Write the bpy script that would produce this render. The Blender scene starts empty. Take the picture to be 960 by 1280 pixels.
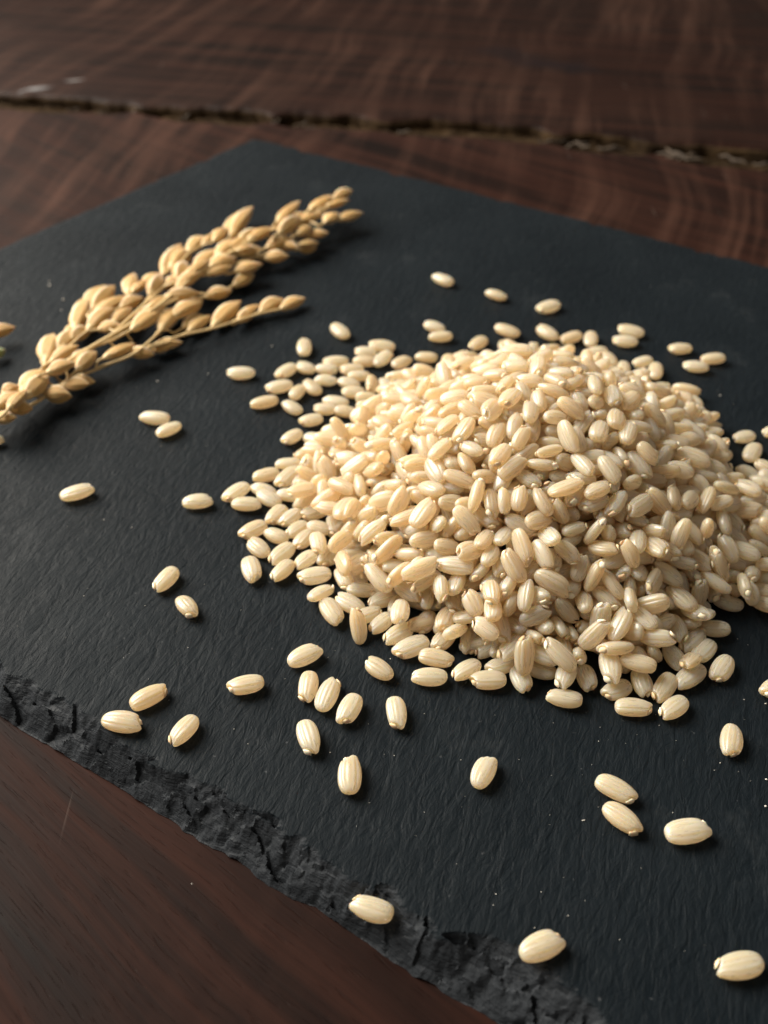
import bpy, bmesh, math, random
import numpy as np
from mathutils import Vector, Matrix, Euler, noise

# ------------------------------------------------------------------ camera, world, lamps, exposure
sc = bpy.context.scene
COL = sc.collection
MM = 0.001                                     # the tables below are in millimetres, the scene in metres

cam_data = bpy.data.cameras.new('camera')
cam = bpy.data.objects.new('camera', cam_data)
COL.objects.link(cam)
cam.location = (0, 0, 107 * MM)                # slate surface is z = 0, table surface z = -5 mm
cam.rotation_euler = (math.radians(90 - 41.779), 0, 0)
cam_data.sensor_fit = 'VERTICAL'
cam_data.sensor_height = 24.0
cam_data.lens = 22.875
cam_data.clip_start = 0.005
cam_data.clip_end = 20.0
cam_data.dof.use_dof = True
cam_data.dof.focus_distance = 129 * MM
cam_data.dof.aperture_fstop = 14.8
cam_data.dof.aperture_blades = 0
sc.camera = cam

world = bpy.data.worlds.new('World')
sc.world = world
world.use_nodes = True
bg = world.node_tree.nodes['Background']
bg.inputs[0].default_value = (1.0, 0.90, 0.78, 1)
bg.inputs[1].default_value = 0.23

def area_lamp(name, loc, target, sx, sy, power, color):
    d = bpy.data.lights.new(name, 'AREA')
    d.shape = 'RECTANGLE'; d.size = sx; d.size_y = sy
    d.spread = math.radians(95); d.energy = power; d.color = color
    o = bpy.data.objects.new(name, d)
    COL.objects.link(o)
    o.location = loc
    o.rotation_euler = (Vector(target) - Vector(loc)).to_track_quat('-Z', 'Y').to_euler()
    return o
# the window to the left of the table and a little behind the board
area_lamp('window_light', (-0.57, 0.45, 0.50), (0.0, 0.12, 0.0), 0.60, 0.60, 8.0, (1.0, 0.925, 0.82))

sc.view_settings.view_transform = 'Standard'
sc.view_settings.look = 'None'
sc.view_settings.exposure = 0.0
sc.view_settings.gamma = 1.0
sc.view_settings.use_curve_mapping = False
sc.render.engine = 'CYCLES'
sc.cycles.use_denoising = True
sc.cycles.max_bounces = 14
sc.cycles.transmission_bounces = 12
sc.cycles.sample_clamp_indirect = 6.0
sc.cycles.diffuse_bounces = 8

random.seed(11)

# ------------------------------------------------------------------ helpers
def tag(o, label=None, cat=None, group=None, kind=None):
    if label: o['label'] = label
    if cat: o['category'] = cat
    if group: o['group'] = group
    if kind: o['kind'] = kind
    return o

def empty(name, loc=(0, 0, 0)):
    o = bpy.data.objects.new(name, None)
    o.empty_display_size = 0.005
    COL.objects.link(o)
    o.location = loc
    return o

def mesh_from(name, verts, faces, mat=None, smooth=True):
    me = bpy.data.meshes.new(name)
    me.from_pydata([tuple(v) for v in verts], [], [tuple(f) for f in faces])
    if mat: me.materials.append(mat)
    if smooth:
        me.polygons.foreach_set('use_smooth', [True] * len(me.polygons))
    me.update()
    return me

def obj(name, me, parent=None):
    o = bpy.data.objects.new(name, me)
    COL.objects.link(o)
    if parent: o.parent = parent
    return o

def grid_faces(nu, nv, wrap_u=False):
    i = np.arange(nu if wrap_u else nu - 1); j = np.arange(nv - 1)
    I, J = np.meshgrid(i, j, indexing='ij')
    I2 = (I + 1) % nu
    return np.stack([I * nv + J, I2 * nv + J, I2 * nv + J + 1, I * nv + J + 1], -1).reshape(-1, 4)

def tube(points, radii, n=7):
    """a tapered tube along a list of points"""
    P = [Vector(p) for p in points]
    V, Fc = [], []
    for i, p in enumerate(P):
        t = (P[min(i + 1, len(P) - 1)] - P[max(i - 1, 0)]).normalized()
        a = t.orthogonal().normalized() if i == 0 else (a - t * a.dot(t)).normalized()
        b = t.cross(a)
        for k in range(n):
            w = 2 * math.pi * k / n
            V.append(p + (a * math.cos(w) + b * math.sin(w)) * radii[i])
    for i in range(len(P) - 1):
        for k in range(n):
            Fc.append((i * n + k, i * n + (k + 1) % n, (i + 1) * n + (k + 1) % n, (i + 1) * n + k))
    Fc.append(tuple(range(n))[::-1]); Fc.append(tuple(range((len(P) - 1) * n, len(P) * n)))
    return V, Fc

def smooth_line(pts, per=8):
    """Catmull-Rom through the points"""
    P = [Vector(p) for p in pts]; out = []
    for i in range(len(P) - 1):
        p0, p1, p2, p3 = P[max(i - 1, 0)], P[i], P[i + 1], P[min(i + 2, len(P) - 1)]
        for k in range(per):
            t = k / per
            out.append(0.5 * ((2 * p1) + (p2 - p0) * t + (2 * p0 - 5 * p1 + 4 * p2 - p3) * t * t + (3 * p1 - p0 - 3 * p2 + p3) * t ** 3))
    out.append(P[-1])
    return out

# numpy value noise, used for the relief of the stone and the wood
def hash2(i, j, s):
    h = np.sin(i * 127.1 + j * 311.7 + s * 74.7) * 43758.5453
    return h - np.floor(h)
def vnoise(x, y, s=0):
    xi, yi = np.floor(x), np.floor(y); xf, yf = x - xi, y - yi
    xf = xf * xf * (3 - 2 * xf); yf = yf * yf * (3 - 2 * yf)
    a, b = hash2(xi, yi, s), hash2(xi + 1, yi, s); c, d = hash2(xi, yi + 1, s), hash2(xi + 1, yi + 1, s)
    return (a + (b - a) * xf) * (1 - yf) + (c + (d - c) * xf) * yf
def fbm(x, y, s=0, o=4):
    t, a = 0, 0.5
    for k in range(o):
        t = t + a * vnoise(x * 2 ** k, y * 2 ** k, s + k * 9.3); a *= 0.5
    return t
def facets(x, y, s):
    """chipped planes: every Voronoi cell is a tilted facet of its own"""
    best = np.full(x.shape, 1e9); val = np.zeros(x.shape)
    xi, yi = np.floor(x), np.floor(y)
    for di in (-1, 0, 1):
        for dj in (-1, 0, 1):
            ci, cj = xi + di, yi + dj
            px, py = ci + hash2(ci, cj, s), cj + hash2(ci, cj, s + 1.7)
            d = (x - px) ** 2 + (y - py) ** 2
            h = .62 * (hash2(ci, cj, s + 3.1) - .5) + (hash2(ci, cj, s + 4.9) - .5) * 1.3 * (x - px) + (hash2(ci, cj, s + 6.3) - .35) * 1.5 * (y - py)
            m = d < best
            best = np.where(m, d, best); val = np.where(m, h, val)
    return val

# ------------------------------------------------------------------ materials
class N:
    def __init__(self, name):
        self.mat = bpy.data.materials.new(name); self.mat.use_nodes = True
        self.t = self.mat.node_tree; self.p = self.t.nodes['Principled BSDF']
    def new(self, typ, **kw):
        n = self.t.nodes.new(typ)
        for k, v in kw.items(): setattr(n, k, v)
        return n
    def link(self, a, b): self.t.links.new(a, b)
    def mapped(self, src, scale=(1, 1, 1), rot=(0, 0, 0), loc=(0, 0, 0)):
        m = self.new('ShaderNodeMapping'); self.link(src, m.inputs[0])
        m.inputs['Scale'].default_value = scale; m.inputs['Rotation'].default_value = rot; m.inputs['Location'].default_value = loc
        return m.outputs[0]
    def noise(self, vec, scale, detail=4, rough=.55, dist=0.0):
        n = self.new('ShaderNodeTexNoise'); self.link(vec, n.inputs['Vector'])
        n.inputs['Scale'].default_value = scale; n.inputs['Detail'].default_value = detail
        n.inputs['Roughness'].default_value = rough; n.inputs['Distortion'].default_value = dist
        return n.outputs['Fac']
    def ramp(self, fac, stops, interp='LINEAR'):
        r = self.new('ShaderNodeValToRGB'); self.link(fac, r.inputs[0]); r.color_ramp.interpolation = interp
        el = r.color_ramp.elements
        while len(el) < len(stops): el.new(0.5)
        for e, (p, c) in zip(el, stops):
            e.position = p; e.color = (c if len(c) == 4 else (*c, 1)) if isinstance(c, tuple) else (c, c, c, 1)
        return r.outputs[0]
    def mix(self, fac, a, b, mode='MIX'):
        m = self.new('ShaderNodeMix', data_type='RGBA', blend_type=mode)
        for s, v in ((0, fac), (6, a), (7, b)):
            if hasattr(v, 'is_output'): self.link(v, m.inputs[s])
            else: m.inputs[s].default_value = v if not isinstance(v, tuple) else (*v, 1)
        return m.outputs[2]
    def math(self, op, a, b=None, c=None):
        m = self.new('ShaderNodeMath', operation=op)
        for s, v in ((0, a), (1, b), (2, c)):
            if v is None: continue
            if hasattr(v, 'is_output'): self.link(v, m.inputs[s])
            else: m.inputs[s].default_value = v
        return m.outputs[0]
    def bump(self, height, strength, dist, normal=None):
        b = self.new('ShaderNodeBump'); self.link(height, b.inputs['Height'])
        b.inputs['Strength'].default_value = strength; b.inputs['Distance'].default_value = dist
        if normal: self.link(normal, b.inputs['Normal'])
        return b.outputs[0]
    def coord(self): return self.new('ShaderNodeTexCoord').outputs['Object']
    def set(self, **kw):
        for k, v in kw.items():
            i = self.p.inputs[k.replace('_', ' ')]
            if hasattr(v, 'is_output'): self.link(v, i)
            else: i.default_value = v

VDIR = math.radians(70)                         # direction of the cleavage lines of the slate

def slate_material():
    n = N('slate'); co = n.coord()
    al = n.mapped(co, rot=(0, 0, -VDIR))       # x along the cleavage lines
    lines = n.noise(n.mapped(al, (0.42, 1.15, 1)), 1000, 4, .6, .9)
    lines2 = n.noise(n.mapped(al, (0.18, 0.50, 1)), 1000, 3, .55, 1.2)
    grit = n.noise(co, 4200, 3, .6)
    patch = n.noise(co, 38, 4, .6)
    col = n.ramp(patch, [(.3, (.0032, .0056, .0078)), (.7, (.0062, .0094, .0122))])
    col = n.mix(n.math('MULTIPLY', n.ramp(lines, [(.45, 0.), (.8, 1.)]), .22), col, (.016, .020, .023))
    speck = n.ramp(n.noise(co, 900, 2, .5), [(.735, 0.), (.78, 1.)])
    col = n.mix(n.math('MULTIPLY', speck, .35), col, (.10, .105, .11))
    col = n.mix(n.math('MULTIPLY', n.ramp(n.noise(co, 75, 5, .7), [(.58, 0.), (.78, 1.)]), .4), col, (.030, .034, .037))
    # freshly chipped stone is a little paler than the rubbed top
    geo = n.new('ShaderNodeAttribute', attribute_name='chip')
    col = n.mix(n.math('MULTIPLY', geo.outputs['Fac'], .75), col, n.mix(grit, (.014, .0165, .0195), (.044, .048, .054)))
    n.set(Base_Color=col, Roughness=n.ramp(lines2, [(.3, .48), (.7, .64)]))
    n.p.inputs['Specular IOR Level'].default_value = .075
    h = n.math('ADD', n.math('MULTIPLY', lines, .55), n.math('ADD', n.math('MULTIPLY', lines2, .7), n.math('MULTIPLY', grit, .12)))
    layers = n.noise(n.mapped(co, (260, 260, 5200)), 1, 3, .6)     # the thin layers show where it is broken
    nrm = n.bump(n.math('MULTIPLY', layers, geo.outputs['Fac']), .45, .0004)
    n.set(Normal=n.bump(h, .62, .00050, nrm))
    return n.mat

WDIR = math.radians(-12)
def wood_material(name, tone, direction, stains=()):
    n = N(name); co = n.coord()
    al = n.mapped(co, rot=(0, 0, -direction))  # x along the figure
    wav = n.noise(n.mapped(al, (6, 14, 6)), 1, 3, .5)
    sh = n.new('ShaderNodeVectorMath', operation='ADD'); n.link(al, sh.inputs[0])
    cb = n.new('ShaderNodeCombineXYZ'); n.link(n.math('MULTIPLY', wav, .022), cb.inputs[1]); n.link(cb.outputs[0], sh.inputs[1])
    figure = n.noise(n.mapped(sh.outputs[0], (9, 150, 9)), 1, 4, .55, .4)
    fibre = n.noise(n.mapped(sh.outputs[0], (40, 900, 40)), 1, 3, .6)
    pores = n.noise(n.mapped(sh.outputs[0], (200, 2400, 200)), 1, 2, .5)
    col = n.ramp(figure, [(.28, (.010, .0050, .0042)), (.45, (.027, .0110, .0082)), (.58, (.052, .0205, .0145)), (.75, (.026, .011, .0082))])
    col = n.mix(.7, col, n.ramp(fibre, [(.3, (.60, .58, .56)), (.7, (1.3, 1.25, 1.2))]), 'MULTIPLY')
    # pale saw marks across the plank, slightly bowed
    cr = n.mapped(co, rot=(0, 0, -WDIR))
    bow = n.noise(n.mapped(cr, (7, 9, 5)), 1, 2, .5)
    sh2 = n.new('ShaderNodeVectorMath', operation='ADD'); n.link(cr, sh2.inputs[0])
    cb2 = n.new('ShaderNodeCombineXYZ'); n.link(n.math('MULTIPLY', bow, .03), cb2.inputs[0]); n.link(cb2.outputs[0], sh2.inputs[1])
    saw = n.noise(n.mapped(sh2.outputs[0], (130, 7, 5)), 1, 4, .6)
    arcs = n.math('MULTIPLY', n.ramp(saw, [(.46, 0.), (.72, 1.)]), n.ramp(n.noise(co, 14, 3, .6), [(.38, .15), (.62, 1.)]))
    far = n.new('ShaderNodeSeparateXYZ'); n.link(co, far.inputs[0])
    mr = n.new('ShaderNodeMapRange'); n.link(far.outputs[1], mr.inputs[0])
    mr.inputs[1].default_value = -.17; mr.inputs[2].default_value = -.03; mr.inputs[3].default_value = .12; mr.inputs[4].default_value = 1
    col = n.mix(n.math('MULTIPLY', n.math('MULTIPLY', arcs, mr.outputs[0]), .7), col, (.215, .115, .086))
    # worn, dusty haze in broad patches
    col = n.mix(n.math('MULTIPLY', n.ramp(n.noise(co, 12, 4, .6), [(.4, 0.), (.75, 1.)]), .25), col, (.066, .040, .031))
    pm = n.ramp(pores, [(.33, 1.), (.40, 0.)])
    col = n.mix(n.math('MULTIPLY', pm, .2), col, (.008, .005, .004))
    col = n.mix(1.0, col, tone, 'MULTIPLY')
    # fine knife scratches
    scr = n.noise(n.mapped(co, (900, 22, 1), rot=(0, 0, math.radians(38))), 1, 2, .5, .0)
    smask = n.math('MULTIPLY', n.ramp(scr, [(.70, 0.), (.74, 1.)]), n.ramp(n.noise(co, 45, 2, .5), [(.5, 0.), (.65, 1.)]))
    col = n.mix(n.math('MULTIPLY', smask, .35), col, (.13, .10, .085))
    warp = n.new('ShaderNodeTexNoise'); n.link(co, warp.inputs['Vector']); warp.inputs['Scale'].default_value = 60
    wa = n.new('ShaderNodeVectorMath', operation='MULTIPLY_ADD'); n.link(warp.outputs['Color'], wa.inputs[0])
    wa.inputs[1].default_value = (.02, .02, 0); n.link(co, wa.inputs[2])
    for (sx, sy, ax, rx, ry, scol, amt) in stains:      # old stains and paint scuffs
        m = n.new('ShaderNodeMapping', vector_type='TEXTURE'); n.link(wa.outputs[0], m.inputs[0])
        m.inputs['Location'].default_value = (sx + .01, sy + .01, 0); m.inputs['Rotation'].default_value = (0, 0, math.radians(ax)); m.inputs['Scale'].default_value = (rx, ry, 1)
        ln = n.new('ShaderNodeVectorMath', operation='LENGTH'); n.link(m.outputs[0], ln.inputs[0])
        col = n.mix(n.math('MULTIPLY', n.ramp(ln.outputs['Value'], [(.35, 1.), (1., 0.)]), amt), col, scol)
    n.set(Base_Color=col, Roughness=n.ramp(figure, [(.3, .52), (.7, .68)]))
    n.p.inputs['Specular IOR Level'].default_value = .065
    h = n.math('ADD', n.math('MULTIPLY', figure, .2), n.math('ADD', n.math('MULTIPLY', fibre, .2), n.math('MULTIPLY', pm, -.07)))
    n.set(Normal=n.bump(h, .6, .0006))
    return n.mat

def split_wood_material():
    n = N('split_wood'); co = n.coord()
    f = n.noise(n.mapped(co, (30, 260, 260), rot=(0, 0, -WDIR)), 1, 4, .6)
    n.set(Base_Color=n.ramp(f, [(.3, (.009, .0055, .003)), (.7, (.045, .027, .0125))]), Roughness=1.0)
    n.p.inputs['Specular IOR Level'].default_value = .1
    n.set(Normal=n.bump(f, .8, .0015))
    return n.mat

def pale_splinter_material():
    n = N('pale_splinter'); co = n.coord()
    f = n.noise(n.mapped(co, (200, 600, 600)), 1, 3, .6)
    n.set(Base_Color=n.ramp(f, [(.3, (.022, .013, .007)), (.7, (.055, .035, .018))]), Roughness=.8)
    return n.mat

def object_random(n):
    """one value per grain, also for grains joined into one mesh"""
    oi = n.new('ShaderNodeObjectInfo').outputs['Random']
    isl = n.new('ShaderNodeNewGeometry').outputs['Random Per Island']
    return n.math('FRACT', n.math('ADD', n.math('MULTIPLY', oi, 7.31), isl))

def rice_material(name='rice_bran'):
    n = N(name)
    loc = n.new('ShaderNodeAttribute', attribute_name='local').outputs['Vector']
    rnd = object_random(n)
    base = n.ramp(rnd, [(0., (.80, .685, .50)), (.3, (.86, .77, .60)), (.7, (.88, .81, .655)), (1., (.81, .68, .48))])
    off = n.new('ShaderNodeCombineXYZ'); n.link(n.math('MULTIPLY', rnd, 50.), off.inputs[0])
    ad = n.new('ShaderNodeVectorMath', operation='ADD'); n.link(loc, ad.inputs[0]); n.link(off.outputs[0], ad.inputs[1])
    streak = n.noise(n.mapped(ad.outputs[0], (.35, 2.6, 2.6)), 1, 3, .6)
    col = n.mix(n.math('MULTIPLY', n.ramp(streak, [(.48, 0.), (.70, 1.)]), .25), base, (.92, .82, .64))
    cloud = n.noise(n.mapped(ad.outputs[0], (.6, .9, .9)), 1, 3, .5)
    col = n.mix(n.math('MULTIPLY', n.ramp(cloud, [(.5, 0.), (.72, 1.)]), .2), col, (.74, .58, .37))
    spot = n.noise(n.mapped(ad.outputs[0], (1, 1, 1)), 2.3, 2, .5)
    col = n.mix(n.math('MULTIPLY', n.ramp(spot, [(.76, 0.), (.80, 1.)]), .3), col, (.45, .30, .15))
    ribf = n.new('ShaderNodeAttribute', attribute_name='rib').outputs['Fac']
    col = n.mix(n.math('MULTIPLY', n.math('MULTIPLY', ribf, n.ramp(streak, [(.3, .4), (.6, 1.)])), .65), col, (1.0, .96, .86))
    n.set(Base_Color=col, Roughness=n.ramp(streak, [(.3, .24), (.7, .36)]))
    n.set(Subsurface_Weight=1.0, Subsurface_Scale=.0022, Transmission_Weight=.38, Coat_Weight=.35, Coat_Roughness=.2)
    n.p.inputs['Subsurface Radius'].default_value = (1.0, .76, .46)
    n.p.inputs['Specular IOR Level'].default_value = .5
    n.set(Normal=n.bump(streak, .18, .0001))
    # light passes through the thin, glassy grains and comes out warmer
    tr = n.new('ShaderNodeBsdfTranslucent'); n.link(n.mix(.6, col, (.97, .765, .50)), tr.inputs[0])
    mx = n.new('ShaderNodeMixShader'); mx.inputs[0].default_value = .36
    n.link(n.p.outputs[0], mx.inputs[1]); n.link(tr.outputs[0], mx.inputs[2])
    n.link(mx.outputs[0], n.t.nodes['Material Output'].inputs[0])
    return n.mat

def germ_material():
    n = N('rice_germ'); rnd = object_random(n)
    n.set(Base_Color=n.ramp(rnd, [(0., (.66, .49, .28)), (.5, (.80, .68, .46)), (1., (.88, .81, .62))]), Roughness=.6)
    n.set(Subsurface_Weight=.3, Subsurface_Scale=.0005)
    return n.mat

def husk_material(name, cols):
    n = N(name)
    loc = n.new('ShaderNodeAttribute', attribute_name='local').outputs['Vector']
    rnd = object_random(n)
    st = n.noise(n.mapped(loc, (.25, 3.2, 3.2)), 1, 4, .6)
    c = n.ramp(rnd, [(0., cols[0]), (.5, cols[1]), (1., cols[2])])
    c = n.mix(n.math('MULTIPLY', n.ramp(st, [(.45, 0.), (.7, 1.)]), .45), c, cols[3])
    edge = n.new('ShaderNodeAttribute', attribute_name='seam').outputs['Fac']
    c = n.mix(n.math('MULTIPLY', edge, 1.0), c, cols[4])
    n.set(Base_Color=c, Roughness=.55, Subsurface_Weight=.25, Subsurface_Scale=.0008, Sheen_Weight=.7, Sheen_Roughness=.3)
    n.set(Normal=n.bump(st, .9, .0004))
    return n.mat

def plain(name, col, rough=.7):
    n = N(name); f = n.noise(n.coord(), 1500, 3, .6)
    n.set(Base_Color=n.mix(f, tuple(c * .75 for c in col), tuple(min(1, c * 1.25) for c in col)), Roughness=rough)
    return n.mat

M_slate = slate_material()
M_wood = wood_material('dark_walnut', (.38, .34, .31), math.radians(-38))
M_wood_far = wood_material('dark_walnut_far_dimmed', (.32, .30, .275), math.radians(-10), [(.058, .112, -32, .020, .0075, (.006, .004, .005), .8), (.044, .127, -15, .022, .006, (.007, .0045, .005), .6), (-.1168, .0864, 20, .0055, .0020, (.30, .31, .32), .5), (-.1079, .0967, 15, .004, .0016, (.28, .28, .28), .45)])  # far plank toned darker to stand in for light falling off
M_split = split_wood_material()
M_splinter = pale_splinter_material()
M_rice = rice_material()
M_germ = germ_material()
M_husk = husk_material('husk', [(.43, .25, .072), (.54, .335, .11), (.47, .275, .08), (.60, .40, .155), (1.0, .88, .62)])
M_green = husk_material('green_husk', [(.20, .26, .08), (.24, .28, .10), (.20, .26, .08), (.3, .32, .14), (.5, .5, .3)])
M_straw = plain('straw', (.58, .42, .20), .5)
M_dust = plain('rice_flour', (.75, .72, .66), .9)

# ------------------------------------------------------------------ table: two planks with a ragged gap between them
TZ = -5.0                                       # table surface, mm
table = empty('wooden_table', (0, 250 * MM, TZ * MM))
tag(table, 'dark walnut tabletop with a ragged open crack running across behind the slate', 'table')
A0 = np.array([0.0, 305.5])                     # on the crack
CD = np.array([math.cos(math.radians(-12.0)), math.sin(math.radians(-12.0))])
CN = np.array([-CD[1], CD[0]])
def crack_centre(s): return 2.2 * np.sin(s / 47 + .8) + 5 * (fbm(s / 30, s * 0 + 3, 2) - .47) - (s / 130) ** 2 * 3
def crack_half(s):
    h = 5.2 + 2.0 * np.clip((s - 20) / 60, 0, 1) + 2.8 * (fbm(s / 9, s * 0 + 7, 5) - .45)
    for c, w in ((-80, 4), (-36, 3.4), (53, 5), (84, 7)):   # places where the fibres still bridge the crack
        h = h - 3.0 * np.exp(-((s - c) / w) ** 2)
    return np.maximum(h, .35)
def plank(side):
    s = np.concatenate([np.arange(-900, -210, 30), np.arange(-210, 210, .8), np.arange(210, 901, 30)])
    d = np.concatenate([[0, 0, .25, .6, 1.1, 1.8, 2.8, 4, 6, 10, 20, 45, 90, 160, 240, 330, 430], [560, 760, 1000] if side > 0 else [520]])
    Sx, D = np.meshgrid(s, d, indexing='ij')
    ragged = ((fbm(Sx / 13, Sx * 0 + side * 5, 31) - .47) * 5.5 + (fbm(Sx / 3.0, Sx * 0 + side * 3, 35) - .47) * 1.3 * vnoise(Sx / 20, Sx * 0, 6)) * np.exp(-D / 2.2)
    t = crack_centre(Sx) + side * (crack_half(Sx) + ragged + D)
    z = -1.7 * np.exp(-D / .9) * (.35 + 1.2 * fbm(Sx / 5, Sx * 0 + 9, 12 + side)) + (fbm(Sx / 60, t / 25, 3) - .47) * .35 + (fbm(Sx / 6, t / 2.5, 8) - .47) * .10
    z[:, 0] = -12
    X = A0[0] + Sx * CD[0] + t * CN[0]; Y = A0[1] + Sx * CD[1] + t * CN[1]
    V = np.stack([X, Y - 250, z], -1).reshape(-1, 3) * MM
    F = grid_faces(len(s), len(d))
    if side < 0: F = F[:, ::-1]
    me = mesh_from('plank', V, F, M_wood if side < 0 else M_wood_far)
    me.materials.append(M_split)
    me.polygons.foreach_set('material_index', np.tile((np.arange(len(d) - 1) < 3).astype(np.int32), len(s) - 1))
    return obj('plank', me, table)
tag(plank(-1), 'reddish brown near plank under the slate')
tag(plank(1), 'far plank behind the crack, toned darker for light fall-off')
s = np.arange(-300, 300, 1.0); d = np.arange(-13, 13.1, .5)
Sx, D = np.meshgrid(s, d, indexing='ij')
t = crack_centre(Sx) + D
z = -3.9 + 1.9 * (fbm(Sx / 4, D / 1.3, 40) - .47) * 2 + .8 * (fbm(Sx / 1.2, D / .9, 44) - .5)
V = np.stack([A0[0] + Sx * CD[0] + t * CN[0], A0[1] + Sx * CD[1] + t * CN[1] - 250, z], -1).reshape(-1, 3) * MM
obj('crack_core', mesh_from('crack_core', V, grid_faces(len(s), len(d)), M_split), table)
def splinter(s0, lift, length, rad, yaw, parent):
    c = A0 + CD * s0 + CN * float(crack_centre(np.array([s0]))[0])
    a = math.radians(yaw)
    pts = [(c[0] + math.cos(a) * k, c[1] - 250 + math.sin(a) * k, lift + .5 * math.sin(k * 1.3 + s0)) for k in np.linspace(-length / 2, length / 2, 6)]
    V, F = tube([tuple(q * MM for q in p) for p in pts], [rad * MM * r for r in (.35, .8, 1, .9, .7, .3)], 6)
    obj('splinter', mesh_from('splinter', V, F, M_splinter), parent)
rsp = random.Random(6)
for a in [(rsp.uniform(25, 125), rsp.uniform(-2.6, -1.0), rsp.uniform(4, 12), rsp.uniform(.35, .8), rsp.uniform(-60, 70)) for _ in range(11)] + [(rsp.uniform(-120, 20), rsp.uniform(-3, -1.6), rsp.uniform(4, 9), rsp.uniform(.3, .6), rsp.uniform(-80, 80)) for _ in range(6)] + [(59, -1.9, 11, .8, 25), (70, -2.0, 9, .9, 5), (-82, -1.9, 10, .7, 80), (-35, -1.9, 10, .6, 70)]:
    splinter(*a, table)

# ------------------------------------------------------------------ slate board
SO = np.array([-53.6, 82.74]); SU = np.array([.84959, -.52745]); SV = np.array([.616, .788])
SL = 179.5                                      # short side
chip_u = np.array([-120, -3.1, 6.4, 12.1, 17.6, 25, 31.4, 37, 43.7, 50, 54.8, 60.2, 65, 68.2, 71.6, 74.7, 80, 88, 100, 180])
chip_w = np.array([4.5, 4.5, 4.3, 4.7, 3.6, 3.8, 5.0, 4.4, 5.3, 4.8, 3.7, 5.0, 4.3, 3.3, 5.7, 6.7, 6.4, 4.6, 5, 5])
def slate_relief(U, Vv):
    """height in mm above the top face, and how chipped the stone is there"""
    w = np.interp(U, chip_u, chip_w) + 1.1 * (fbm(U / 1.6, U * 0, 3) - .47)
    v = Vv + .9 * (fbm(U / 2.3, Vv / 2.3, 17) - .47)
    z = -5 + 5.0 * np.clip(v / w, 0, 3) ** .85
    wx, wy = 1.6 * (fbm(U / 2.6, Vv / 2.6, 9) - .47), 1.2 * (fbm(U / 2.6, Vv / 2.6, 33) - .47)
    f = 1.2 * facets((U + wx) / 5.0, (Vv + wy) / 2.8, 2) + .62 * facets((U + wx) / 2.3, (Vv + wy) / 1.5, 7) + .24 * facets((U + wx) / 1.0, (Vv + wy) / .7, 13) + .25 * (fbm(U / 1.3, Vv / 1.3, 90) - .47)
    inside = np.clip(v / w, 0, 1)
    z = z + f * np.clip(Vv / .8, .15, 1) * np.where(inside < 1, 1, np.exp(-(v - w) / .5))
    lam = .38                                   # the stone breaks along its layers
    zt = np.floor(z / lam) * lam + lam * np.clip((z / lam - np.floor(z / lam)) * 2.6 - .8, 0, 1)
    z = .40 * z + .60 * zt
    top = .10 * (fbm(U / 9, Vv / 9, 21) - .47) + .05 * (fbm(U / 1.1, Vv / 3.5, 25) - .47)
    chip = 1 - np.clip((z + .28) / .3, 0, 1)
    z = np.where(z > -.05, top, np.minimum(z, top))
    return np.maximum(z, -4.9), chip
def slate_height(x, y):
    d = np.array([x, y]) - SO
    m = np.linalg.inv(np.stack([SU, SV], 1)) @ d
    return float(slate_relief(np.array([m[0]]), np.array([m[1]]))[0][0])
us = np.concatenate([np.arange(-111, -12, 1.2), np.arange(-12, 96, .26), np.arange(96, 172, 1.2)])
vs = np.concatenate([np.arange(0, 9.5, .22), np.arange(9.5, 20, .7), np.arange(20, SL - 3, 1.3), np.arange(SL - 3, SL + .01, .3)])
U, Vv = np.meshgrid(us, vs, indexing='ij')
Z, CH = slate_relief(U, Vv)
# the other edges: broken off almost straight, with small bites and a crumbled arris
bite = lambda q, s: .9 * (fbm(q / 5, q * 0, s) - .47) + 4.5 * np.clip(fbm(q / 2.6, q * 0, s + 4) - .56, 0, 1)
ra, rb = U - us[0], SL - Vv
Us = U + np.exp(-ra / 6) * bite(Vv, 50) * 1.2
Vs = Vv - np.exp(-rb / 6) * bite(U, 60) * 1.6 - np.clip(6 - ra, 0, 6) ** 2 * .05 * (rb < 30)
e = np.minimum(ra, rb)
Z = Z - np.clip(1.0 - e / (.7 + .7 * fbm(U / 2, Vv / 2, 70)), 0, 1) * .9
CH = np.maximum(CH, np.clip(1.3 - e / 1.0, 0, 1))
front = 1.0 * (fbm(us / 6, us * 0, 80) - .47) + .5 * (fbm(us / 1.4, us * 0, 83) - .47)
Vs = Vs + front[:, None] * np.exp(-Vv / 1.2)
X = SO[0] + Us * SU[0] + Vs * SV[0]; Y = SO[1] + Us * SU[1] + Vs * SV[1]
nu, nv = U.shape
top = np.stack([X, Y, Z], -1).reshape(-1, 3)
low = top.copy(); 
ring = [i * nv for i in range(nu)] + [(nu - 1) * nv + j for j in range(1, nv)] + [i * nv + nv - 1 for i in range(nu - 2, -1, -1)] + [j for j in range(nv - 2, 0, -1)]
skirt = top[ring].copy(); skirt[:, 2] = TZ + .02
c0 = skirt.mean(0); skirt[:, :2] = c0[:2] + (skirt[:, :2] - c0[:2]) * .9985
V = np.concatenate([top, skirt]) * MM
nt = len(top); R = len(ring)
F = [tuple(f) for f in grid_faces(nu, nv)]
F += [(ring[(k + 1) % R], ring[k], nt + k, nt + (k + 1) % R) for k in range(R)]
F.append(tuple(nt + k for k in range(R))[::-1])
me = mesh_from('slate_board', V, F, M_slate)
at = me.attributes.new('chip', 'FLOAT', 'POINT')
at.data.foreach_set('value', np.concatenate([CH.reshape(-1), np.ones(R)]).astype(np.float32))
me.set_sharp_from_angle(angle=math.radians(38))
slate = obj('slate_board', me)
tag(slate, 'black slate serving board with a rough chipped front edge lying on the wooden table', 'slate board')

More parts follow.
